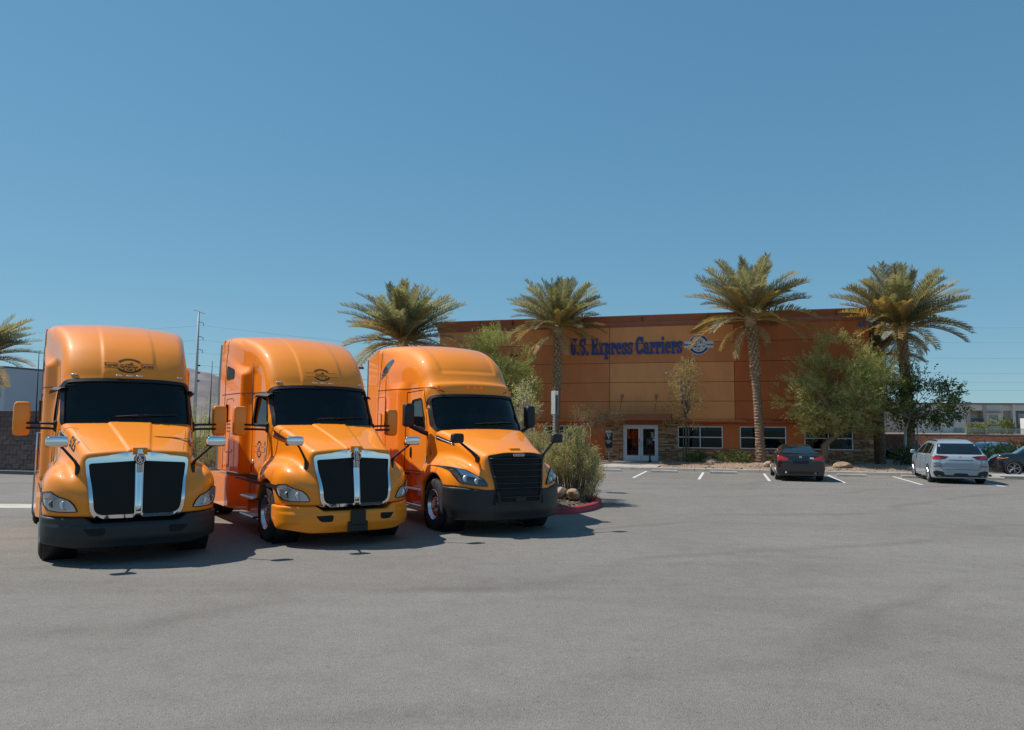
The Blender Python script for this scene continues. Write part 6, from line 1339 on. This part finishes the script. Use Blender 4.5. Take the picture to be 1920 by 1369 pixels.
for zt_, zb_ in ((772, 792), (797, 816)):
    sl = MB(); sl.box((X(1813), -.5, Zp(zb_ + 2.2)), (X(1836), 1.7, Zp(zb_))); sl.box((X(1872), -.2, Zp(zb_ + 2.2)), (X(1888), 1.7, Zp(zb_))); sl.build('balcony_slab', aw, ap)
    dd = MB().box((X(1817), 1.5, Zp(zb_)), (X(1830), 1.58, Zp(zb_ - 14))).build('balcony_door', aw, ap); MB().box((X(1818), 1.44, Zp(zb_)), (X(1829.5), 1.49, Zp(zb_ - 13.3))).build('pane', gl, dd)
    rl = MB(); rl.box((X(1813), -.5, Zp(zb_ - 7)), (X(1836), -.45, Zp(zb_ - 6.4)))
    for q in np.arange(1813, 1836, 1.2): rl.box((X(q), -.48, Zp(zb_)), (X(q) + .05, -.46, Zp(zb_ - 6.6)))
    rl.box((X(1872), -.2, Zp(zb_ - 7)), (X(1888), -.15, Zp(zb_ - 6.4)))
    for q in np.arange(1872, 1888, 1.2): rl.box((X(q), -.18, Zp(zb_)), (X(q) + .05, -.16, Zp(zb_ - 6.6)))
    rl.build('railing', M['black'], ap)
    for x0, x1 in ((1845, 1864), (1781, 1800)):
        wf = MB().box((X(x0), -.06, Zp(zb_ - 5)), (X(x1), .02, Zp(zb_ - 14.5))).build('window', aw, ap)
        for c in (0, 1): xx = X(x0) + (X(x1) - X(x0)) * (.06 + c * .47); MB().box((xx, -.09, Zp(zb_ - 5.8)), (xx + (X(x1) - X(x0)) * .41, -.065, Zp(zb_ - 13.8))).build('pane', gl, wf)
    MB().box((X(1843), -.9, Zp(zt_ + 1.5)), (X(1867), .0, Zp(zt_))).build('sunshade', rf, ap)
wf = MB().box((X(1900), .1, Zp(793)), (X(1909), .22, Zp(776))).build('window', aw, ap); MB().box((X(1901), .05, Zp(792)), (X(1908), .09, Zp(777))).build('pane', gl, wf)
hq = world_at(1904, 800, 110); hs = empty('white_house', (hq.x, 100, 0), R(-4)); tag(hs, 'plain white house wall cut by the right edge of the view', 'house')
kk = 100 / 1424.93; Zh = lambda py: world_at(1910, py, 100).z
MB().box((0, 0, 0), (8, 10, Zh(782))).build('wall', aw, hs); MB().box((.8, .3, 0), (8, 10, Zh(755))).build('upper_wall', aw, hs); MB().box((.7, .2, Zh(755)), (8.2, 10.2, Zh(753.5))).build('roof_edge', rf, hs); MB().box((.9, .22, Zh(792)), (1.6, .28, Zh(784))).build('window', gl, hs)
lowshrub('pale round shrub before the apartment block', (world_at(1877, 815, 120).x, 120, 1.7), 2.0, 2.6, 71, [greenl[2], olive[1], greenl[0]], 420, .22, .12)
lowshrub('small olive shrub at the apartment fence', (world_at(1830, 818, 90).x, 90, 1.7), 1.3, 1.3, 72, [greenl[2], olive[1]], 300, .18, .10)
# ------------------------------------------------------------------ parked cars (y = 0 at the rear bumper, y grows to the nose)
M['navy'] = mat('black_blue_paint', (0.006, 0.007, 0.012), .25, coat=1.0)
M['silver_blue'] = mat('pale_blue_grey_paint', (0.29, 0.36, 0.41), .32, coat=1.0, metal=.05)
M['carwhite'] = mat('white_car_paint', (0.70, 0.70, 0.70), .3, coat=1.0)
M['carglass'] = mat('tinted_car_glass', (0.006, 0.010, 0.012), .04, coat=1.0)
M['tail'] = mat('red_tail_lens', (0.42, 0.012, 0.012), .15, coat=1.0, var=.3, vscale=14)
M['taildark'] = mat('smoked_red_lens', (0.10, 0.006, 0.008), .12, coat=1.0)
M['carblack'] = mat('black_trim', (0.012, 0.012, 0.013), .5)
M['caralu'] = mat('car_rim', (0.42, 0.42, 0.44), .3, metal=.9)
M['carlamp'] = mat('clear_headlamp', (0.45, 0.48, 0.52), .12, metal=.3, coat=1)
def car_F(L_, hw, low, cab, cw, belt, rear=.10, nose=.55, wells=(1.05, 4.02), wr=.37):
    lo = curve_fn(low, -1, 7, 3200, 41); ca = curve_fn(cab, -1, 7, 3200, 41)
    def F(x, y, z):
        ax = np.abs(x); z0, s0 = lo(y); z1, s1 = ca(y)
        W = hw - .10 * np.clip((z - .62) / .6, -1, 1.2) ** 2 - .05 * sst(y, L_ - 1.6, L_)
        a = smax((z - z0) / np.sqrt(1 + s0 * s0), ax - W, .10)
        yr = rear * (ax / hw) ** 3 + .05 * sst(z, .5, .25) + .03 * sst(z, .85, 1.1); yn = L_ - nose * (ax / hw) ** 2.6
        a = smax(a, (yr - y), .10); a = smax(a, (y - yn) / 1.2, .12)
        wc = cw - .30 * np.clip((z - belt) / .55, 0, 1.3)
        b = smax((z - z1 + .06 * ax * ax) / np.sqrt(1 + s1 * s1), (ax - wc) / 1.1, .12)
        b = smax(b, belt - .3 - z, .05); f = smin(a, b, .05); f = smax(f, .22 - z, .04)
        for yw in wells: f = smax(f, -np.maximum(np.sqrt((y - yw) ** 2 + (z - .34) ** 2) - wr, .66 - ax), .02)
        return f
    return F
def car_wheels(root, ys, track, r_, w_=.24, spokes=5, m=None):
    t = MB().lathe([(r_ * .70, -w_ * .45), (r_ * .9, -w_ * .5), (r_ * .985, -w_ * .4), (r_, -w_ * .2), (r_, w_ * .2), (r_ * .985, w_ * .4), (r_ * .9, w_ * .5), (r_ * .70, w_ * .45)], axis='x', n=32).mesh('tyre', M['rubber'], 40)
    rm = MB(); rm.lathe([(r_ * .70, w_ * .44), (r_ * .72, w_ * .48), (r_ * .66, w_ * .44), (r_ * .63, w_ * .2)], axis='x', n=32); rm.lathe([(r_ * .15, w_ * .40), (r_ * .0, w_ * .42)], axis='x', n=12); rm.lathe([(r_ * .66, w_ * .05), (0, w_ * .05)], axis='x', n=20, m=1)
    for k in range(spokes):
        for d in (-.14, .14):
            a = 2 * math.pi * k / spokes + d * .5; b = 2 * math.pi * k / spokes + d * 1.3
            rm.tube([(w_ * .36, r_ * .1 * math.cos(a), r_ * .1 * math.sin(a)), (w_ * .40, r_ * .66 * math.cos(b), r_ * .66 * math.sin(b))], [r_ * .05, r_ * .035], 5)
    rim = rm.mesh('rim', [m or M['caralu'], M['carblack']], 30)
    for y in ys:
        for s in (-1, 1):
            q = empty('wheel', (s * (track - w_ * .5), y, r_), 0 if s > 0 else math.pi); q.parent = root; link_mesh('tyre', t, q); link_mesh('rim', rim, q)
def roundel(F, root, x, z, r_, axis='y'):
    q = conform(F, [(x, z)], axis, .004)[0]; P = Print(); n = 16
    P.arc(0, 0, r_ * .62, r_ * .62, r_, r_, 0, 2 * math.pi, 20, 0)
    for k in range(4): P.arc(0, 0, 0, 0, r_ * .6, r_ * .6, k * math.pi / 2, (k + 1) * math.pi / 2, 5, 1 if k % 2 else 2)
    P.on_plane(lambda a, b: (q[0] + a, q[1] - .01, q[2] + b), [M['chrome'], M['white'], mat('badge_sky', (.12, .3, .5), .4)], 'badge', root)
sgn = lambda pl, s: [(s * a, b) for a, b in pl] if s > 0 else [(s * a, b) for a, b in pl][::-1]

def make_sedan(paint):
    F = car_F(4.9, .93, [(-.5, .9), (0, .93), (.12, 1.04), (.5, 1.09), (1.1, 1.08), (3.3, 1.0), (3.9, .96), (4.5, .84), (4.9, .6), (5.4, .4)], [(.3, .6), (.72, 1.02), (1.1, 1.22), (1.6, 1.40), (2.2, 1.465), (2.75, 1.44), (3.2, 1.27), (3.75, .98), (4.2, .7)], .83, .98)
    root = empty('sedan', (0, 0, 0)); body_part(F, (-1.05, -.1, .15), (1.05, 5.0, 1.56), .03, 'body', paint, root)
    car_wheels(root, (1.05, 4.02), .925, .335)
    for s in (-1, 1):
        patch(F, round_poly([(1.45, 1.03), (2.42, 1.02), (2.40, 1.36), (1.85, 1.31)], .04), 'x', .004, M['carglass'], 'side_window', root, s, step=.1, nr=4)
        patch(F, round_poly([(2.50, 1.02), (3.42, 1.0), (2.95, 1.31), (2.48, 1.36)], .04), 'x', .004, M['carglass'], 'side_window', root, s, step=.1, nr=4)
        patch(F, sgn([(.46, .84), (.88, .80), (.885, .98), (.80, 1.02), (.60, .97), (.48, .92)], s), 'y', .006, M['tail'], 'tail_lamp', root, step=.06, nr=4)
        patch(F, sgn([(.60, .655), (.84, .65), (.84, .685), (.60, .69)], s), 'y', .005, M['taildark'], 'reflector', root, step=.06, nr=3)
        super_box((s * 1.02, 3.18, 1.05), (.18, .12, .13), 3).build('mirror', paint, root, True); MB().tube([(s * .86, 3.2, 1.0), (s * .98, 3.18, 1.03)], .02, 6).build('mirror_stalk', M['carblack'], root)
        MB().tube([(s * .55, .02, .34), (s * .55, .14, .34)], .05, 10).build('exhaust', M['steel'], root, True)
    patch(F, round_poly([(-.62, 1.10), (.62, 1.10), (.50, 1.385), (-.50, 1.385)], .06), 'y', .005, M['carglass'], 'rear_window', root, step=.08, nr=5)
    patch(F, round_poly([(-.30, .70), (.30, .70), (.30, .84), (-.30, .84)], .03), 'y', .004, M['carblack'], 'plate_recess', root, step=.08, nr=3)
    patch(F, round_poly([(-.70, .29), (.70, .29), (.66, .40), (-.66, .40)], .05), 'y', .005, M['carblack'], 'diffuser', root, step=.08, nr=3)
    seam_line(F, [(-.80, .80), (-.45, .80), (-.38, .66), (.38, .66), (.45, .80), (.80, .80)], 'y', 'boot_gap', root, .006, m=M['carblack'])
    for s in (-1, 1):
        seam_line(F, [(2.45, .98), (2.45, .35)], 'x', 'door_gap', root, .006, s, M['carblack']); seam_line(F, [(3.5, .95), (3.5, .35)], 'x', 'door_gap', root, .006, s, M['carblack'])
    super_box((0, 1.75, 1.475), (.05, .14, .06), 3).build('roof_antenna', M['carblack'], root, True)
    return root, F
sed, F_sed = make_sedan(M['navy']); sed.location = (11.5955, 30.6588, 0); sed.rotation_euler = (0, 0, -.2687)
roundel(F_sed, sed, 0, .965, .05)
P = Print(); P.text('535i', .42, .93, .085, bold=.002); P.on_surface(F_sed, 'y', .008, [M['white']], 'model_number', sed)
tag(sed, 'black-blue sedan with red tail lamps parked facing the building', 'car', 'parked cars')

def make_suv(paint):
    F = car_F(4.93, .995, [(-.5, 1.0), (0, 1.02), (.12, 1.12), (.5, 1.14), (3.4, 1.13), (3.9, 1.10), (4.5, 1.02), (4.93, .75), (5.4, .4)], [(-.1, .6), (.14, 1.08), (.32, 1.30), (.55, 1.53), (.80, 1.66), (1.3, 1.73), (2.2, 1.74), (2.8, 1.69), (3.2, 1.52), (3.8, 1.12), (4.3, .8)], .93, 1.10, rear=.13, wells=(.95, 3.92), wr=.42)
    root = empty('suv', (0, 0, 0)); body_part(F, (-1.1, -.1, .15), (1.1, 5.05, 1.85), .03, 'body', paint, root); car_wheels(root, (.95, 3.92), .995, .385, .27, 5, M['caralu'])
    for s in (-1, 1):
        for pl in ([(.72, 1.16), (1.20, 1.15), (1.20, 1.53), (.95, 1.48)], [(1.28, 1.15), (2.30, 1.14), (2.26, 1.58), (1.28, 1.54)], [(2.38, 1.14), (3.42, 1.13), (2.95, 1.46), (2.36, 1.58)]):
            patch(F, round_poly(pl, .05), 'x', .004, M['carglass'], 'side_window', root, s, step=.1, nr=4)
        super_box((s * 1.10, 3.22, 1.18), (.20, .14, .17), 3).build('mirror', paint, root, True); MB().tube([(s * .92, 3.25, 1.13), (s * 1.06, 3.22, 1.15)], .02, 6).build('mirror_stalk', M['carblack'], root)
        rr = conform(F, [(s * .60, y) for y in np.linspace(.9, 2.9, 9)], 'z', .03); MB().tube(rr, .018, 6).build('roof_rail', M['carblack'], root, True)
        seam_line(F, [(1.24, 1.1), (1.5, .5)], 'x', 'door_gap', root, .006, s, M['carblack']); seam_line(F, [(2.34, 1.1), (2.34, .45)], 'x', 'door_gap', root, .006, s, M['carblack']); seam_line(F, [(3.4, 1.05), (3.45, .5)], 'x', 'door_gap', root, .006, s, M['carblack'])
        for y in (1.45, 2.5): q = conform(F, [(y, 1.0)], 'x', .015, s)[0]; super_box(tuple(q), (.03, .18, .035), 3, 10, 6).build('door_handle', paint, root, True)
    return root, F
suv, F_suv = make_suv(M['silver_blue']); suv.location = (17.4954, 29.7843, 0); suv.rotation_euler = (0, 0, -.3109)
for s in (-1, 1):
    patch(F_suv, sgn([(.40, 1.06), (.55, .965), (.93, .94), (.95, 1.07), (.85, 1.10), (.60, 1.09)], s), 'y', .008, M['taildark'], 'tail_lamp', suv, step=.06, nr=4)
    patch(F_suv, sgn([(.68, .965), (.94, .95), (.945, 1.06), (.70, 1.04)], s), 'y', .012, M['tail'], 'tail_lamp_outer', suv, step=.06, nr=3)
    patch(F_suv, sgn([(.70, .665), (.93, .66), (.93, .705), (.70, .71)], s), 'y', .006, M['tail'], 'reflector', suv, step=.06, nr=3)
    patch(F_suv, sgn([(.55, .33), (.90, .33), (.95, .46), (.85, .52), (.62, .47)], s), 'y', .008, M['carblack'], 'bumper_vent', suv, step=.06, nr=3)
patch(F_suv, round_poly([(-.80, 1.15), (.80, 1.15), (.66, 1.56), (-.66, 1.56)], .07), 'y', .014, M['carglass'], 'rear_window', suv, step=.08, nr=5)
patch(F_suv, round_poly([(-.86, .27), (.86, .27), (.90, .345), (-.90, .345)], .03), 'y', .006, M['carblack'], 'lower_bumper', suv, step=.08, nr=3)
patch(F_suv, round_poly([(-.28, .32), (.28, .32), (.22, .42), (-.22, .42)], .03), 'y', .010, M['carblack'], 'tow_cover', suv, step=.08, nr=3)
seam_line(F_suv, [(-.72, 1.1), (-.70, .72), (-.62, .56), (.62, .56), (.70, .72), (.72, 1.1)], 'y', 'tailgate_gap', suv, .007, m=M['carblack'])
seam_line(F_suv, [(-.42, .93), (.42, .93)], 'y', 'tailgate_crease', suv, .008, m=M['carblack'])
roundel(F_suv, suv, 0, 1.03, .055)
P = Print(); P.text('X5', -.62, .80, .10, bold=.003); P.text('xDrive40i', .55, .80, .07, bold=.001); P.on_surface(F_suv, 'y', .008, [M['white']], 'model_name', suv)
MB().tube(conform(F_suv, [(-.05, 1.20), (.40, 1.235)], 'y', .02), .012, 5).build('rear_wiper', M['carblack'], suv)
tag(suv, 'pale blue-grey SUV parked in front of the dark leafy tree', 'car', 'parked cars')
# black crossover at the right edge, nose to the left
crs, F_c = make_suv(M['navy']); crs.scale = (.95, .95, .95); crs.rotation_euler = (0, 0, R(63))
fx = Bw(25.9, -4.6); dv = Vector((math.cos(R(63) + math.pi / 2), math.sin(R(63) + math.pi / 2), 0)); crs.location = Vector(fx) - dv * 3.75
for s in (-1, 1):
    o_ = conform(lambda x, y, z: F_c(x, 4.93 - y, z), sgn([(.55, .86), (.88, .80), (.93, .92), (.80, .97), (.60, .94)], s), 'y', .008); o_[:, 1] = 4.93 - o_[:, 1]
    link_mesh('headlamp', make_mesh('headlamp', o_, [tuple(range(len(o_)))], M['carlamp']), crs)
    o_ = conform(lambda x, y, z: F_c(x, 4.93 - y, z), sgn([(.82, .86), (.94, .84), (.95, .90), (.86, .93)], s), 'y', .014); o_[:, 1] = 4.93 - o_[:, 1]; link_mesh('marker_lamp', make_mesh('marker_lamp', o_, [tuple(range(len(o_)))], M['amber']), crs)
    o_ = conform(lambda x, y, z: F_c(x, 4.93 - y, z), sgn([(.62, .50), (.88, .56), (.88, .60), (.62, .54)], s), 'y', .014); o_[:, 1] = 4.93 - o_[:, 1]; link_mesh('chrome_trim', make_mesh('chrome_trim', o_, [tuple(range(len(o_)))], M['chrome']), crs)
G_ = lambda x, y, z: F_c(x, 4.93 - y, z)
o_ = conform(G_, [(-.45, .55), (.45, .55), (.5, .88), (-.5, .88)], 'y', .01); o_[:, 1] = 4.93 - o_[:, 1]; link_mesh('grille', make_mesh('grille', o_, [(0, 1, 2, 3)], M['carblack']), crs)
tag(crs, 'black crossover with bright spoked wheels cut by the right edge', 'car', 'parked cars')
wc, F_w = make_sedan(M['carwhite']); q = world_at(1838, 840, 43.5); wc.location = (q.x - 1.0, 43.5, 0); wc.rotation_euler = (0, 0, R(-70)); tag(wc, 'white car mostly hidden behind the bushes right of the pale SUV', 'car', 'parked cars')
